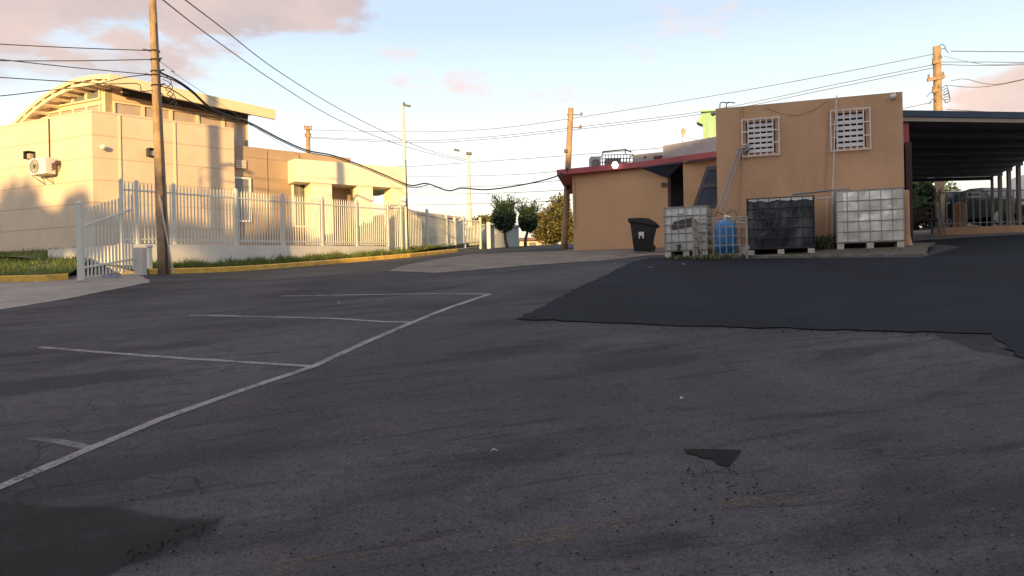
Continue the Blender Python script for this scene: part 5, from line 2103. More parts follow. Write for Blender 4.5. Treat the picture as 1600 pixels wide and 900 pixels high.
mb.lathe(V3(pv + en * 0.1, hs(pv.x, pv.y) - 0.01), [(0.05, 0), (0.05, 0.09), (0.02, 0.1)], 10)
single('water_pump', mb, M['pvc'], V3(pv, hs(pv.x, pv.y)), 'small pale pump with a pipe right of the blue vessel', 'pump')

# pvc tee between the black and silver tanks, with the pipe along the tops
pp = thing('water_pipe', fpt(1290, 384, 0.45), 'white plastic tee pipe standing between the black and silver tanks', 'pipe')
mb = MB()
a_, b_ = fpt(1289, 384, 0.45), fpt(1291, 313, 0.45)
mb.tube([a_, b_], 0.016, 8)
mb.tube([b_ - V3(e * 0.22, 0.0), b_ + V3(e * 0.24, 0.012)], 0.016, 8)
for q in (0.33, 0.62):
    c = a_.lerp(b_, q)
    mb.tube([c, c + (b_ - a_).normalized() * 0.06], 0.024, 8)
mb.tube([a_ + V3(e * 0.03, 0.02), a_ + V3(e * 0.32, 0.04)], 0.018, 8)
part('pipe_run', mb, M['pvc'], pp)
mb = MB()
qa, qb = fpt(1238, 308, 0.6), fpt(1325, 298.5, 0.6)
for off in (0.0, 0.16):
    mb.tube([qa + V3(-en * off, 0), qb + V3(-en * off, 0)], 0.014, 8)
for k in range(6):
    c = qa.lerp(qb, 0.3 + k * 0.12)
    mb.tube([c, c + V3(-en * 0.16, 0)], 0.012, 6)
single('ladder', mb, M['pvc_grey'], qa, 'grey metal ladder lying across the tops of the black and silver tanks', 'ladder')

# ochre standpipe with flared foot at the right corner
mb = MB()
sp = V2(W(1418, 388, 16.05))
zsp = hs(sp.x, sp.y) - 0.02
ztop = W(1418, 297, 16.05).z
mb.lathe(V3(sp, zsp), [(0.10, 0), (0.085, 0.06), (0.055, 0.22), (0.05, 0.3), (0.05, ztop - zsp - 0.02), (0.03, ztop - zsp)], 14)
single('standpipe', mb, M['orange'], V3(sp, zsp), 'ochre painted standpipe with a flared foot right of the silver tank', 'pipe')

# wheelie bin -----------------------------------------------------------
bc = V2(W(1006, 394, 20.6))
zb_ = h(bc.x, bc.y) + 0.01
bin_ = thing('wheelie_bin', V3(bc, zb_), 'black wheelie bin standing before the low annex wall', 'bin')
bx = Vector((0.985, -0.17))
by = Vector((0.17, 0.985))
mb = MB()


def bpnt(x, y, z):
    return V3(bc + bx * (x * 0.93) + by * (y * 0.93), zb_ + z * 0.93)


# side profile seen across: narrow bottom, wide top, sloping lid to the right
lev = [(0.03, -0.27, 0.24, 0.24), (0.40, -0.315, 0.30, 0.29), (0.74, -0.36, 0.36, 0.31), (0.80, -0.40, 0.41, 0.33)]
vs = []
for (z, xa, xb, hy) in lev:
    vs += [bpnt(xa, -hy, z + (0.06 if z > 0.7 and xa < -0.3 else 0)), bpnt(xb, -hy, z - (0.10 if z > 0.7 else 0)), bpnt(xb, hy, z - (0.10 if z > 0.7 else 0)), bpnt(xa, hy, z + (0.06 if z > 0.7 else 0))]
fs = [(3, 2, 1, 0)]
for i in range(len(lev) - 1):
    for k in range(4):
        k2 = (k + 1) % 4
        fs.append((i * 4 + k, i * 4 + k2, i * 4 + 4 + k2, i * 4 + 4 + k))
fs.append(tuple(range(12, 16)))
mb.add(vs, fs)
part('tub', mb, M['bin'], bin_)
mb = MB()
lidp = [(-0.43, 0.885), (-0.40, 0.935), (-0.05, 0.935), (0.16, 0.91), (0.34, 0.80), (0.45, 0.685), (0.43, 0.67), (0.41, 0.705), (-0.40, 0.862)]
n = len(lidp)
mb.add([bpnt(x, -0.345, z) for x, z in lidp] + [bpnt(x, 0.345, z) for x, z in lidp], [tuple(range(n)), tuple(reversed(range(n, 2 * n)))] + [(i, n + i, n + (i + 1) % n, (i + 1) % n) for i in range(n)])
part('lid', mb, M['bin'], bin_)
mb = MB()
mb.para(bpnt(-0.13, -0.318, 0.36), V3(bx * 0.13, 0), V3(-by * 0.01, 0), (0, 0, 0.17))
part('sticker', mb, M['white'], bin_)
mb = MB()
mb.para(bpnt(-0.105, -0.329, 0.36), V3(bx * 0.07, 0), V3(-by * 0.004, 0), (0, 0, 0.07))
part('sticker_hole', mb, M['bin'], bin_)
for sy in (-1, 1):
    mb = MB()
    c = bpnt(0.22, sy * 0.27, 0.10)
    ringw = [(0.10, -0.025), (0.10, 0.025)]
    n = 16
    vs = [c + V3(bx * (0.10 * math.cos(k / n * 6.2832)), 0.10 * math.sin(k / n * 6.2832)) + V3(by * o, 0) for o in (-0.025, 0.025) for k in range(n)]
    mb.add(vs, [tuple(reversed(range(n))), tuple(range(n, 2 * n))] + [(k, (k + 1) % n, n + (k + 1) % n, n + k) for k in range(n)])
    part('wheel', mb, M['tyre'], bin_)

# weeds ------------------------------------------------------------------


def weed_clump(px, Y, n, hgt, spread, label, seed):
    rg = random.Random(seed)
    c = V2(W(px, 390, Y))
    z = hs(c.x, c.y)
    mb_ = MB()
    for k in range(n):
        a = rg.uniform(0, 6.28)
        r = spread * math.sqrt(rg.random())
        p = V3(c + Vector((r * math.cos(a), r * 0.6 * math.sin(a))), z - 0.02)
        hh_ = hgt * rg.uniform(0.4, 1.1)
        lean = Vector((rg.gauss(0, 0.35), rg.gauss(0, 0.35), 1)) * hh_
        w = rg.uniform(0.008, 0.02)
        sx = Vector((math.cos(a + 1), math.sin(a + 1), 0)) * w
        m_ = p + lean * 0.55
        tip = p + lean + Vector((rg.gauss(0, .2), rg.gauss(0, .2), -0.25)) * hh_ * 0.5
        mb_.add([p - sx * 0.5, p + sx * 0.5, m_ + sx, tip, m_ - sx], [(0, 1, 2, 3, 4)])
    single('weed_clump', mb_, M['weed'], V3(c, z), label, 'weeds', 'weeds growing round the tanks')


weed_clump(1070, 16.25, 110, 0.10, 0.40, 'low weeds at the foot of the white tank', 31)
weed_clump(1112, 15.8, 120, 0.15, 0.42, 'bright weeds inside the rusty wire cage', 32)
weed_clump(1288, 16.3, 260, 0.34, 0.30, 'taller dark weeds between the black and silver tanks', 33)
weed_clump(1380, 15.4, 50, 0.06, 0.5, 'sparse low weeds before the silver tank', 35)
weed_clump(1238, 15.7, 60, 0.07, 0.4, 'sparse low weeds before the black tank', 34)

# ---------------------------------------------------------------- carport
ZC = 5.10
cpoly = [Vector((8.62, 17.4)), Vector((13.6, 18.15)), Vector((16.9, 27.4)), Vector((11.6, 27.6))]
port_ = thing('carport', (13, 22, 2.8), 'dark flat carport canopy beside the ochre block', 'carport')
mb = MB()
mb.prism(cpoly, ZC, ZC + 0.12)
cano = part('canopy', mb, M['canopy'], port_)
mb = MB()
for k in range(1, 8):
    t = k / 8
    a = cpoly[0].lerp(cpoly[3], t)
    b = cpoly[1].lerp(cpoly[2], t)
    d = (b - a).normalized()
    s = Vector((-d.y, d.x))
    mb.para(V3(a + d * 0.05, ZC - 0.13), V3(b - a - d * 0.1, 0), V3(s * 0.09, 0), (0, 0, 0.127))
part('roof_beam', mb, M['canopy'], cano)
mb = MB()
d = (cpoly[1] - cpoly[0]).normalized()
s = Vector((d.y, -d.x))
mb.para(V3(cpoly[0] + s * 0.003, ZC - 0.04), V3(cpoly[1] - cpoly[0], 0), V3(s * 0.04, 0), (0, 0, 0.09))
part('edge_strip', mb, M['canopy_edge'], cano)
mb = MB()
mb.para(V3(cpoly[0] + s * 0.003 - d * 0.05, ZC + 0.055), V3(cpoly[1] - cpoly[0] + d * 0.05, 0), V3(s * 0.07, 0), (0, 0, 0.14))
part('gutter', mb, M['navy'], cano)
mb = MB()
mb.para(V3(cpoly[3] - d * 0.1, ZC - 0.12), V3(cpoly[2] - cpoly[3], 0), (0, 0.08, 0), (0, 0, 0.116))
part('rear_beam', mb, M['navy'], cano)
mb = MB()
mb.para(V3(cpoly[0] + Vector((0.03, 0.05)), W(1418, 225, 17.4).z), V3(d * 0.24, 0), (0, 0.12, 0), (0, 0, ZC - 0.05 - W(1418, 225, 17.4).z))
part('red_end_panel', mb, M['red'], port_, 'dull red panel under the canopy edge')
mb = MB()
mb.para(V3(br + e * 0.10 - en * 0.5, 2.0), V3(e * 0.12, 0), V3(-en * 5.5, 0), (0, 0, W(1418, 226, 17.4).z - 2.0))
part('side_wall', mb, M['red_dark'], port_)
for k, (px, Y) in enumerate(((1550, 27.3), (1562, 26.4), (1576, 25.2), (1591, 24.0))):
    p = V2(W(px, 320, Y))
    mb = MB()
    w_ = 0.07 if k == 0 else 0.10
    mb.para(V3(p, h(p.x, p.y) - 0.1), (w_, 0, 0), (0, w_, 0), (0, 0, ZC - 0.005 - h(p.x, p.y) + 0.1))
    part('post', mb, M['iron' if k == 0 else 'post_brown'], port_)
# pavement inside
walk = [Vector((9.6, 19.2)), Vector((12.3, 20.2)), Vector((18.5, 21.3)), Vector((18.5, 34)), Vector((10.8, 34))]
sheet('pavement', walk, M['concrete'], 0.008, 'grey pavement under and before the carport', 'pavement', jitter=0.02)
# low wall with railing
K0, K1 = V2(W(1465, 362, 22.6)), V2(W(1640, 362, 22.2))
kd = (K1 - K0).normalized()
kn = Vector((kd.y, -kd.x))
zk0 = W(1465, 366, 22.6).z
zkt = W(1465, 355.5, 22.6).z
railT = thing('railing', V3(K0, zk0), 'grey metal railing on a low ochre wall by the carport', 'railing')
mb = MB()
mb.para(V3(K0, zk0 - 0.4), V3(K1 - K0, 0), V3(-kn * 0.18, 0), (0, 0, zkt - zk0 + 0.4))
part('base_wall', mb, M['orange'], railT)
LK = (K1 - K0).length
zr = W(1480, 300, 22.6).z
mb = MB()
mb.para(V3(K0 - kn * 0.07, zr - 0.03), V3(kd * LK, 0), V3(-kn * 0.03, 0), (0, 0, 0.03))
mb.para(V3(K0 - kn * 0.072, zkt + 0.10), V3(kd * LK, 0), V3(-kn * 0.026, 0), (0, 0, 0.025))
part('rail', mb, M['rail'], railT)
s = 0.1
while s < LK:
    mb = MB()
    mb.para(V3(K0 + kd * s - kn * 0.071, zkt + 0.002), V3(kd * 0.028, 0), V3(-kn * 0.028, 0), (0, 0, zr - 0.032 - zkt))
    part('baluster', mb, M['rail'], railT)
    s += 0.178
mb = MB()
mb.para(V3(K0 + kd * 0.02 + kn * 0.06, zk0), V3(kd * 0.05, 0), V3(-kn * 0.05, 0), (0, 0, zr - zk0 + 0.06))
mb.tube([V3(K0 + kd * -0.05 + kn * 0.05, zk0 + 0.5), V3(K0 - kd * 0.06 + kn * 0.02, zr + 0.1), V3(K0 + kd * 0.12 - kn * 0.04, zk0 + 0.6), V3(K0 + kd * 0.16 + kn * 0.12, zk0 - 0.02)], 0.022, 8)
part('end_post', mb, M['rail'], railT)
# notice on the railing
sgp = W(1511, 309, 22.45)
sign = thing('notice_board', sgp, 'small white and blue notice hung on the grey railing', 'sign')
d3 = V3(kd, 0)
mb = MB()
mb.para(sgp, d3 * 0.36, V3(-kn * 0.012, 0), (0, 0, 0.17))
part('board', mb, M['white'], sign)
mb = MB()
mb.para(sgp + V3(kn * 0.003, 0.03) + d3 * 0.03, d3 * 0.09, V3(kn * 0.004, 0), (0, 0, 0.11))
part('blue_emblem', mb, M['blue_sign'], sign)
mb = MB()
mb.para(sgp + V3(kn * 0.003, 0.055) + d3 * 0.15, d3 * 0.19, V3(kn * 0.004, 0), (0, 0, 0.045))
part('blue_bar', mb, M['blue_sign'], sign)

# bench and table silhouettes left of the railing
tb = V2(W(1437, 362, 24.5))
ztb = h(tb.x, tb.y) + 0.01
bench = thing('bench', V3(tb, ztb), 'dark wooden bench in the shade beyond the ochre block', 'bench')
mb = MB()
mb.box(V3(tb, ztb + 0.45), (1.1, 0.4, 0.05))
part('seat', mb, M['red_dark'], bench)
mb = MB()
mb.box(V3(tb + Vector((0, 0.24)), ztb + 0.78), (1.1, 0.05, 0.16))
mb.box(V3(tb + Vector((0, 0.24)), ztb + 0.58), (1.1, 0.05, 0.10))
part('backrest', mb, M['red_dark'], bench)
for sx in (-0.48, 0.48):
    mb = MB()
    mb.box(V3(tb + Vector((sx, -0.15)), ztb + 0.212), (0.06, 0.06, 0.424))
    mb.box(V3(tb + Vector((sx, 0.18)), ztb + 0.40), (0.06, 0.06, 0.80))
    part('leg', mb, M['dark'], bench)

# ---------------------------------------------------------------- cars beyond the railing


def car(px, Y, rz, label, paint, kind='car', seed=0, L_=4.2):
    base = V2(W(px, 360, Y))
    z = h(base.x, base.y) + 0.01
    t = thing('parked_car', V3(base, z), label, 'car', 'cars parked beyond the railing', rz)
    Wd = 1.72
    if kind == 'van':
        low = [(-L_ / 2, 0.35), (-L_ / 2, 1.0), (-L_ / 2 + 0.05, 1.9), (-L_ / 2 + 0.2, 1.98), (L_ / 2 - 1.5, 1.98), (L_ / 2 - 0.85, 1.15), (L_ / 2 - 0.1, 0.95), (L_ / 2, 0.75), (L_ / 2, 0.35)]
        win = [(L_ / 2 - 2.3, 1.15), (L_ / 2 - 2.3, 1.78), (L_ / 2 - 1.55, 1.78), (L_ / 2 - 1.02, 1.2)]
        top = 1.98
    else:
        low = [(-L_ / 2, 0.35), (-L_ / 2 - 0.02, 0.7), (-L_ / 2 + 0.08, 0.98), (-L_ / 2 + 0.75, 1.03), (-L_ / 2 + 1.25, 1.45), (-L_ / 2 + 1.8, 1.52), (0.35, 1.48), (1.05, 1.02), (L_ / 2 - 0.2, 0.88), (L_ / 2, 0.7), (L_ / 2, 0.35)]
        win = [(-L_ / 2 + 0.95, 1.05), (-L_ / 2 + 1.32, 1.39), (-L_ / 2 + 1.8, 1.44), (0.32, 1.41), (0.86, 1.05)]
        top = 1.5
    mb_ = MB()
    n_ = len(low)

    def wd(zz):
        return Wd / 2 * (1.0 if zz < 1.0 else 1.0 - 0.16 * (zz - 1.0) / 0.5 * (0.5 if kind == 'van' else 1))
    mb_.add([(x, -wd(zz), zz) for x, zz in low] + [(x, wd(zz), zz) for x, zz in low],
            [tuple(range(n_)), tuple(reversed(range(n_, 2 * n_)))] + [((i + 1) % n_, i, n_ + i, n_ + (i + 1) % n_) for i in range(n_)])
    body_ = part('body', mb_, M[paint], t, local=True)
    for sgn in (-1, 1):
        mb_ = MB()
        k_ = len(win)
        mb_.add([(x, sgn * (wd(zz) + 0.006), zz) for x, zz in win] + [(x, sgn * (wd(zz) - 0.03), zz) for x, zz in win],
                [tuple(range(k_)), tuple(reversed(range(k_, 2 * k_)))] + [(i, (i + 1) % k_, k_ + (i + 1) % k_, k_ + i) for i in range(k_)])
        part('side_window', mb_, M['dark_glass'], body_, local=True)
    # windscreen and rear window as thin plates just above the body slopes
    segs = ((5, 4) if kind == 'van' else (7, 6), None if kind == 'van' else (3, 4))
    for sg in segs:
        if sg is None:
            continue
        (xa, za), (xb, zb) = low[sg[0]], low[sg[1]]
        d = Vector((xb - xa, 0, zb - za))
        nn = Vector((-d.z, 0, d.x)).normalized()
        if nn.z < 0:
            nn = -nn
        a = Vector((xa, 0, za)) + d * 0.1 + nn * 0.006
        b = Vector((xa, 0, za)) + d * 0.92 + nn * 0.006
        mb_ = MB()
        wa, wb_ = wd(za) - 0.1, wd(zb) - 0.1
        mb_.add([a + Vector((0, -wa, 0)), a + Vector((0, wa, 0)), b + Vector((0, wb_, 0)), b + Vector((0, -wb_, 0))], [(0, 1, 2, 3)])
        part('windscreen', mb_, M['dark_glass'], body_, local=True)
    for sx in (-L_ / 2 + 0.8, L_ / 2 - 0.8):
        for sy in (-1, 1):
            mb_ = MB()
            n2 = 18
            vs_ = [(sx + 0.31 * math.cos(k / n2 * 6.2832), sy * (Wd / 2 - 0.19), 0.31 + 0.31 * math.sin(k / n2 * 6.2832)) for k in range(n2)]
            vs_ += [(sx + 0.31 * math.cos(k / n2 * 6.2832), sy * (Wd / 2 + 0.012), 0.31 + 0.31 * math.sin(k / n2 * 6.2832)) for k in range(n2)]
            mb_.add(vs_, [tuple(range(n2)), tuple(range(n2, 2 * n2))] + [(k, (k + 1) % n2, n2 + (k + 1) % n2, n2 + k) for k in range(n2)])
            wh = part('wheel', mb_, M['tyre'], t, local=True)
            mb_ = MB()
            mb_.add([(sx + 0.19 * math.cos(k / n2 * 6.2832), sy * (Wd / 2 + 0.018), 0.31 + 0.19 * math.sin(k / n2 * 6.2832)) for k in range(n2)] + [(sx, sy * (Wd / 2 + 0.024), 0.31)],
                    [(k, (k + 1) % n2, n2) for k in range(n2)])
            part('rim', mb_, M['galv'], wh, local=True)
    for sy in (-1, 1):
        mb_ = MB()
        mb_.box((L_ / 2 + 0.004, sy * 0.62, 0.70), (0.03, 0.28, 0.12))
        part('headlight', mb_, M['white'], body_, local=True)
        mb_ = MB()
        mb_.box((-L_ / 2 - 0.004, sy * 0.66, 0.82), (0.04, 0.2, 0.14))
        part('tail_light', mb_, M['red'], body_, local=True)
    return t


car(1512, 32.5, R(-78), 'white car parked nose out just behind the railing', 'car_white', 'car', 1)
car(1552, 30.0, R(-82), 'dark car parked behind the railing right of the white car', 'car_dark', 'car', 2)
car(1478, 36.0, R(-60), 'dark blue car farthest back behind the railing', 'car_blue', 'car', 3)
car(1668, 26.8, R(-100), 'white high roofed van at the right edge behind the posts', 'car_white', 'van', 4, 5.0)
mb = MB()
bb0 = V2(W(1500, 345, 27.2))
zz = h(bb0.x, bb0.y)
mb.lathe(V3(bb0, zz), [(0.2, 0), (0.23, 0.05), (0.21, 0.5), (0.2, 0.9), (0.08, 1.0)], 14)
single('rusty_drum', mb, M['terracotta'], V3(bb0, zz), 'orange brown drum standing behind the grey railing', 'drum')
# far wall under the canopy
mb = MB()
w0, w1 = W(1466, 312, 38), W(1660, 300, 36)
mb.para((w0.x, w0.y, 2.5), (w1.x - w0.x, w1.y - w0.y, 0), (0, 0.2, 0), (0, 0, w0.z - 2.5))
single('boundary_wall', mb, M['grey_wall'], (w0.x, w0.y, 3.0), 'grey boundary wall far behind the parked cars', 'wall')
# shade trees behind
tp = W(1432, 350, 32)
tp.z = h(tp.x, tp.y)
leafy_tree('shade_tree', tp, [(W(1428, 303, 32), (1.0, 1.0, 1.0)), (W(1447, 318, 32), (0.75, 0.9, 0.8)), (W(1432, 332, 31.5), (1.1, 1, 0.7)), (W(1415, 310, 33), (0.9, 1, 1.1))],
           'leaf_mid', 'dark leafy tree seen under the left end of the canopy', 41, 0.12, 1800)
tp = W(1478, 345, 40)
tp.z = h(tp.x, tp.y)
leafy_tree('shade_tree', tp, [(W(1476, 318, 40), (0.7, 0.8, 1.1)), (W(1484, 330, 40), (0.9, 0.8, 0.8))], 'leaf_mid', 'smaller dark tree behind the pole under the canopy', 42, 0.12, 1800)

# ventilator / drum standing on the canopy
vp = W(1577, 196, 24.5)
vp.z = ZC + 0.12
mb = MB()
r_ = 0.19
mb.lathe(vp, [(r_, 0), (r_, 0.62), (r_ * 1.06, 0.63), (r_ * 1.06, 0.68), (r_ * 0.9, 0.69)], 18)
rvt = thing('roof_ventilator', vp, 'grey cylindrical ventilator on top of the carport canopy', 'ventilator')
part('drum', mb, M['grey_wall'], rvt, smooth=False)
mb = MB()
mb.add([vp + Vector((-0.55, -0.1, 0)), vp + Vector((-0.2, -0.15, 0)), vp + Vector((-0.2, -0.15, 0.22)), vp + Vector((-0.55, 0.1, 0)), vp + Vector((-0.2, 0.15, 0)), vp + Vector((-0.2, 0.15, 0.22))],
       [(0, 1, 2), (3, 5, 4), (0, 2, 5, 3), (0, 3, 4, 1)])
part('brace', mb, M['grey_wall'], rvt)

# ---------------------------------------------------------------- wires


def wire(pts, r, mat, label, group, name='overhead_wire'):
    p = [W(*q) for q in pts]
    mb_ = MB()
    mb_.tube(catmull(p, 8), r, 5)
    single(name, mb_, M[mat], p[0], label, 'wire', group)


GW = 'overhead wires'
for pts, lab in [
        ([(-325, 42, 13.2), (-90, 63, 16.3), (0, 69, 16.9), (120, 75, 17.4), (233, 79, 17.95)], 'uppermost wire going left from the near wooden pole'),
        ([(-325, 90, 13.2), (-90, 94, 16.3), (0, 95, 16.9), (120, 95, 17.4), (236, 93, 17.95)], 'level wire going left from the near wooden pole below the uppermost'),
        ([(-325, 60, 13.2), (-90, 84, 16.3), (0, 93, 16.9), (120, 106, 17.4), (240, 117, 17.95)], 'wire falling towards the near wooden pole from the upper left'),
        ([(-325, 100, 13.2), (-90, 116, 16.3), (0, 121, 16.9), (80, 126, 17.2), (170, 131, 17.6), (215, 131, 17.8), (222, 142, 17.8), (243, 141, 17.95)], 'low wire crossing the top of the curved roof'),
        ([(-325, 170, 13.2), (-90, 157, 16.3), (0, 150, 16.9), (70, 142, 17.2), (140, 134, 17.4), (195, 121, 17.7), (240, 116, 17.95)], 'lowest wire rising to the near wooden pole across the curved roof')]:
    wire(pts, 0.011, 'wire', lab, GW)
cab = [(247, 112, 17.95), (275, 125, 18.4), (300, 142, 19), (335, 172, 20), (388, 191, 21.3), (440, 218, 22.3), (480, 235, 23), (520, 243, 23.6), (560, 257, 24.0), (600, 273, 24.4), (640, 289.5, 24.6), (667, 287, 24.7),
       (700, 298, 24.8), (722, 294, 24.9), (760, 296.5, 25.0), (810, 290, 25.0), (850, 281.5, 25.0), (877, 273, 25.1)]
wire(cab, 0.023, 'wire', 'thick black cable sagging from the near wooden pole to the red roof edge', GW, 'service_cable')
wire([(249, 118, 17.95)] + [(a, b + 2.5, c) for a, b, c in cab[1:-6]] + [(667, 289, 24.7)], 0.014, 'wire', 'thinner black cable bound under the thick sagging cable', GW, 'service_cable')
wire([(249, 134, 17.95), (270, 141, 18.4), (300, 160, 19.2), (330, 176, 20), (360, 186, 20.7), (388, 190, 21.3)], 0.013, 'wire', 'black cable from the near pole joining the thick cable before the tan wing', GW, 'service_cable')
wire([(251, 145, 17.95), (262, 155, 18.2), (290, 171, 19.0), (325, 185, 20), (355, 189, 20.8), (388, 191.5, 21.3)], 0.012, 'wire', 'lowest black cable dipping before the clerestory windows', GW, 'service_cable')
wire([(247, 94, 18.0), (272, 112, 18.8), (300, 133, 19.8), (500, 262, 30), (620, 318, 37)], 0.006, 'wire_grey', 'thin wire running down from the near pole behind the portico', GW)
wire([(245, -12, 14), (255, 0, 15.5), (330, 58, 21), (430, 128, 29), (520, 183, 36), (600, 218, 41), (665, 238, 43.5), (728, 252, 42)], 0.016, 'wire_grey', 'left one of two long wires dropping steeply to the far lamp', GW)
wire([(280, -12, 14), (290, 0, 15.5), (345, 42, 20), (430, 108, 27.5), (530, 170, 35), (620, 215, 40.5), (680, 238, 43), (731, 250, 42)], 0.016, 'wire_grey', 'right one of two long wires dropping steeply to the far lamp', GW)
for pts, lab in [
        ([(1461, 84, 31), (1300, 116, 33), (1118, 149, 36), (900, 184, 40), (760, 202, 44), (631, 206, 47), (481, 203, 50)], 'highest long wire from the carport pole across to the distant pole'),
        ([(1458, 101, 31), (1300, 133, 33), (1110, 172, 36), (900, 199, 40), (760, 214, 44), (640, 220, 47), (481, 214, 50)], 'middle long wire from the carport pole across to the distant pole'),
        ([(1458, 106, 31), (1300, 138, 33), (1110, 176, 36), (900, 202.5, 40), (760, 217.5, 44), (640, 223, 47), (481, 215.5, 50)], 'long wire just under the middle one from the carport pole to the distant pole'),
        ([(1456, 160, 31), (1300, 192, 33), (1090, 225, 36), (900, 242, 40), (760, 252, 44), (640, 260, 47), (520, 262, 50)], 'lowest long wire passing over the annex roof')]:
    wire(pts, 0.017, 'wire_grey', lab, GW)
for pts, lab in [
        ([(884, 281, 28), (800, 289, 33), (720, 292, 38), (640, 293, 43), (560, 292, 48)], 'upper of the low wires reaching left from the leaning pole'),
        ([(883, 297, 28), (800, 301, 33), (720, 303, 38), (640, 303, 43), (560, 301, 48)], 'second of the low wires reaching left from the leaning pole'),
        ([(882, 313, 28), (800, 317, 33), (720, 319, 38), (640, 320.5, 43)], 'third of the low wires reaching left from the leaning pole'),
        ([(884, 267, 28), (800, 273, 33), (720, 275, 38), (640, 276, 43), (560, 275, 48)], 'faint wire reaching left from the leaning pole above the low wires')]:
    wire(pts, 0.011, 'wire_grey', lab, GW)
for pts, r, lab in [
        ([(1486, 80, 31), (1540, 80.5, 30), (1600, 81, 29), (1700, 81, 28)], 0.018, 'highest wire going right from the carport pole'),
        ([(1470, 97, 31), (1540, 97, 30), (1600, 97.5, 29), (1700, 97, 28)], 0.016, 'second wire going right from the carport pole'),
        ([(1470, 101, 31), (1540, 102.5, 30), (1600, 101, 29), (1700, 96, 28)], 0.016, 'third wire going right from the carport pole'),
        ([(1475, 88, 31), (1510, 96, 30.5), (1545, 101, 30), (1600, 99, 29)], 0.010, 'thin slack wire crossing the wires right of the carport pole'),
        ([(1486, 126, 31), (1508, 123.5, 30.6), (1535, 130, 30), (1560, 131.5, 29.6), (1600, 123.5, 29), (1700, 100, 28)], 0.014, 'looping wire right of the carport pole'),
        ([(1478, 133, 31), (1510, 136, 30.5), (1545, 135, 30), (1600, 124.5, 29), (1700, 102, 28)], 0.014, 'lower looping wire right of the carport pole'),
        ([(1479, 171, 31), (1540, 174.5, 30), (1600, 176, 29), (1700, 177, 28)], 0.013, 'low wire going right just above the carport canopy')]:
    wire(pts, r, 'wire_grey', lab, GW)

# ---------------------------------------------------------------- loose crumbs of asphalt
rg = random.Random(19)
mb = MB()
spots = []
for k in range(70):
    spots.append((rg.gauss(1120, 45), 735 + abs(rg.gauss(0, 42)), rg.uniform(0.003, 0.009)))
for k in range(260):
    t = rg.random()
    spots.append((830 + 720 * t + rg.gauss(0, 10), 504 + 18 * t + abs(rg.gauss(0, 4)), rg.uniform(0.004, 0.011)))
for k in range(700):
    spots.append((rg.uniform(300, 1600), 530 + 370 * rg.random() ** 1.3, rg.uniform(0.002, 0.007)))
for k in range(45):
    t = rg.random()
    spots.append((345 - 150 * t + rg.gauss(0, 14), 812 + 75 * t + rg.gauss(0, 9), rg.uniform(0.003, 0.009)))
for px, py, r_ in spots:
    g = G(px, py)
    a = rg.uniform(0, 6.28)
    ring = [g + Vector((r_ * rg.uniform(0.6, 1.3) * math.cos(a + q * 1.257), r_ * rg.uniform(0.6, 1.3) * math.sin(a + q * 1.257), 0.010)) for q in range(5)]
    mb.add(ring + [g + Vector((0, 0, 0.012 + r_ * rg.uniform(0.5, 1.0)))], [(q, (q + 1) % 5, 5) for q in range(5)])
struct('asphalt_crumbs', mb, M['tar'], 'loose black crumbs of asphalt scattered over the lot', 'crumbs', kind='stuff')

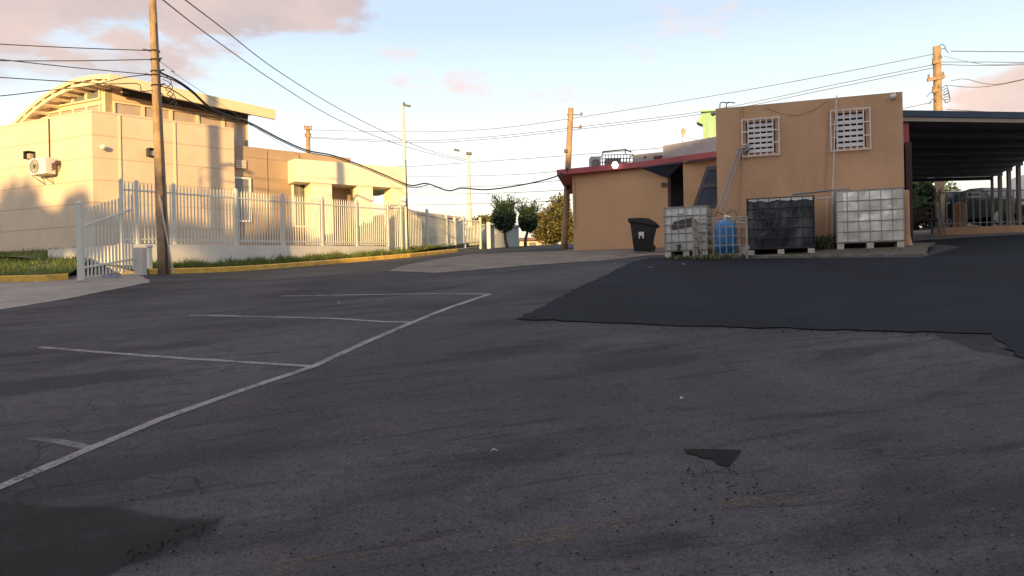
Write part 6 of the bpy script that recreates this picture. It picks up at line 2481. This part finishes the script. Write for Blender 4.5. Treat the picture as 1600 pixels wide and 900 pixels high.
# ---------------------------------------------------------------- litter
for k, (px, py, s_, lab) in enumerate([(1066, 626, 0.022, 'white scrap of litter on the asphalt above the black repair'),
                                       (772, 708, 0.02, 'thin white scrap lying left of the black repair'),
                                       (530, 475, 0.03, 'small white scrap between the far stall lines'),
                                       (1017, 419, 0.05, 'white scrap at the left end of the fresh asphalt'),
                                       (1068, 414, 0.05, 'white scrap on the fresh asphalt before the white tank'),
                                       (962, 413, 0.04, 'pale scrap on the worn asphalt below the bin')]):
    g = G(px, py)
    mb = MB()
    a = rnd.uniform(0, 3)
    vs = [g + Vector((s_ * math.cos(a + q) * f_, s_ * math.sin(a + q) * f_ * 0.6, 0.016 + 0.012 * (i % 2))) for i, (q, f_) in enumerate(((0, 1.2), (1.3, 0.7), (2.8, 1.1), (4.2, 0.6)))]
    mb.add(vs + [p - Vector((0, 0, 0.006)) for p in vs], [(0, 1, 2, 3), (7, 6, 5, 4), (0, 4, 5, 1), (1, 5, 6, 2), (2, 6, 7, 3), (3, 7, 4, 0)])
    single('litter_scrap', mb, M['litter'], g, lab, 'litter', 'scraps of litter on the lot')

# ---------------------------------------------------------------- blocks added out of view to throw the evening shade, and unseen trees
YB = -22.0
mb = MB()
mb.prism([(-12.7, YB), (45, YB), (45, YB - 12), (-12.7, YB - 12)], -4, 14.2)
blk = thing('tall_shade_block', (10, YB - 6, -2), 'plain unseen tall block added behind the viewer to shade the right of the lot', 'building')
part('wall', mb, M['grey_wall'], blk)
for k in range(10):
    for j in range(3):
        mb = MB()
        mb.para((-10 + k * 5, YB + 0.004, 1 + j * 4), (2, 0, 0), (0, 0.03, 0), (0, 0, 1.8))
        part('window', mb, M['grey_pane'], blk)
mb = MB()
mb.prism([(-17.0, YB), (-12.703, YB), (-12.703, YB - 10), (-17.0, YB - 10)], -4, 10.0)
mb.prism([(-46.0, YB - 0.5), (-17.003, YB - 0.5), (-17.003, YB - 10), (-46.0, YB - 10)], -4, 8.5)
blk2 = thing('low_shade_block', (-15, YB - 5, -2), 'plain unseen lower block added behind the viewer to shade the middle of the lot', 'building')
part('wall', mb, M['grey_wall'], blk2)
mb = MB()
mb.para((-15.8, YB + 0.004, 1), (1.6, 0, 0), (0, 0.03, 0), (0, 0, 1.8))
part('window', mb, M['grey_pane'], blk2)
rg = random.Random(77)
for k, (x, top, r) in enumerate([(-17.5, 11.5, 1.05), (-19.7, 11.3, 1.15), (-22.0, 11.9, 1.25), (-24.6, 12.3, 1.4), (-27.3, 11.9, 1.3), (-30.2, 12.2, 1.4), (-33.5, 12.0, 1.5)]):
    y = -20.3 - 0.4 * (k % 2)
    base = Vector((x, y, h(x, y)))
    blobs = [(Vector((x, y, top - r)), (r, r, r)), (Vector((x + r * 0.85, y - 0.6, top - 1.25 * r)), (r * 0.75, r, r * 0.7)), (Vector((x - r * 0.85, y - 0.6, top - 1.4 * r)), (r * 0.75, r, r * 0.7))]
    leafy_tree('shade_tree', base, blobs, 'leaf_mid', 'leafy tree in the row behind the viewer', 80 + k, 0.20, 1500, 0.25, group='trees behind the viewer')
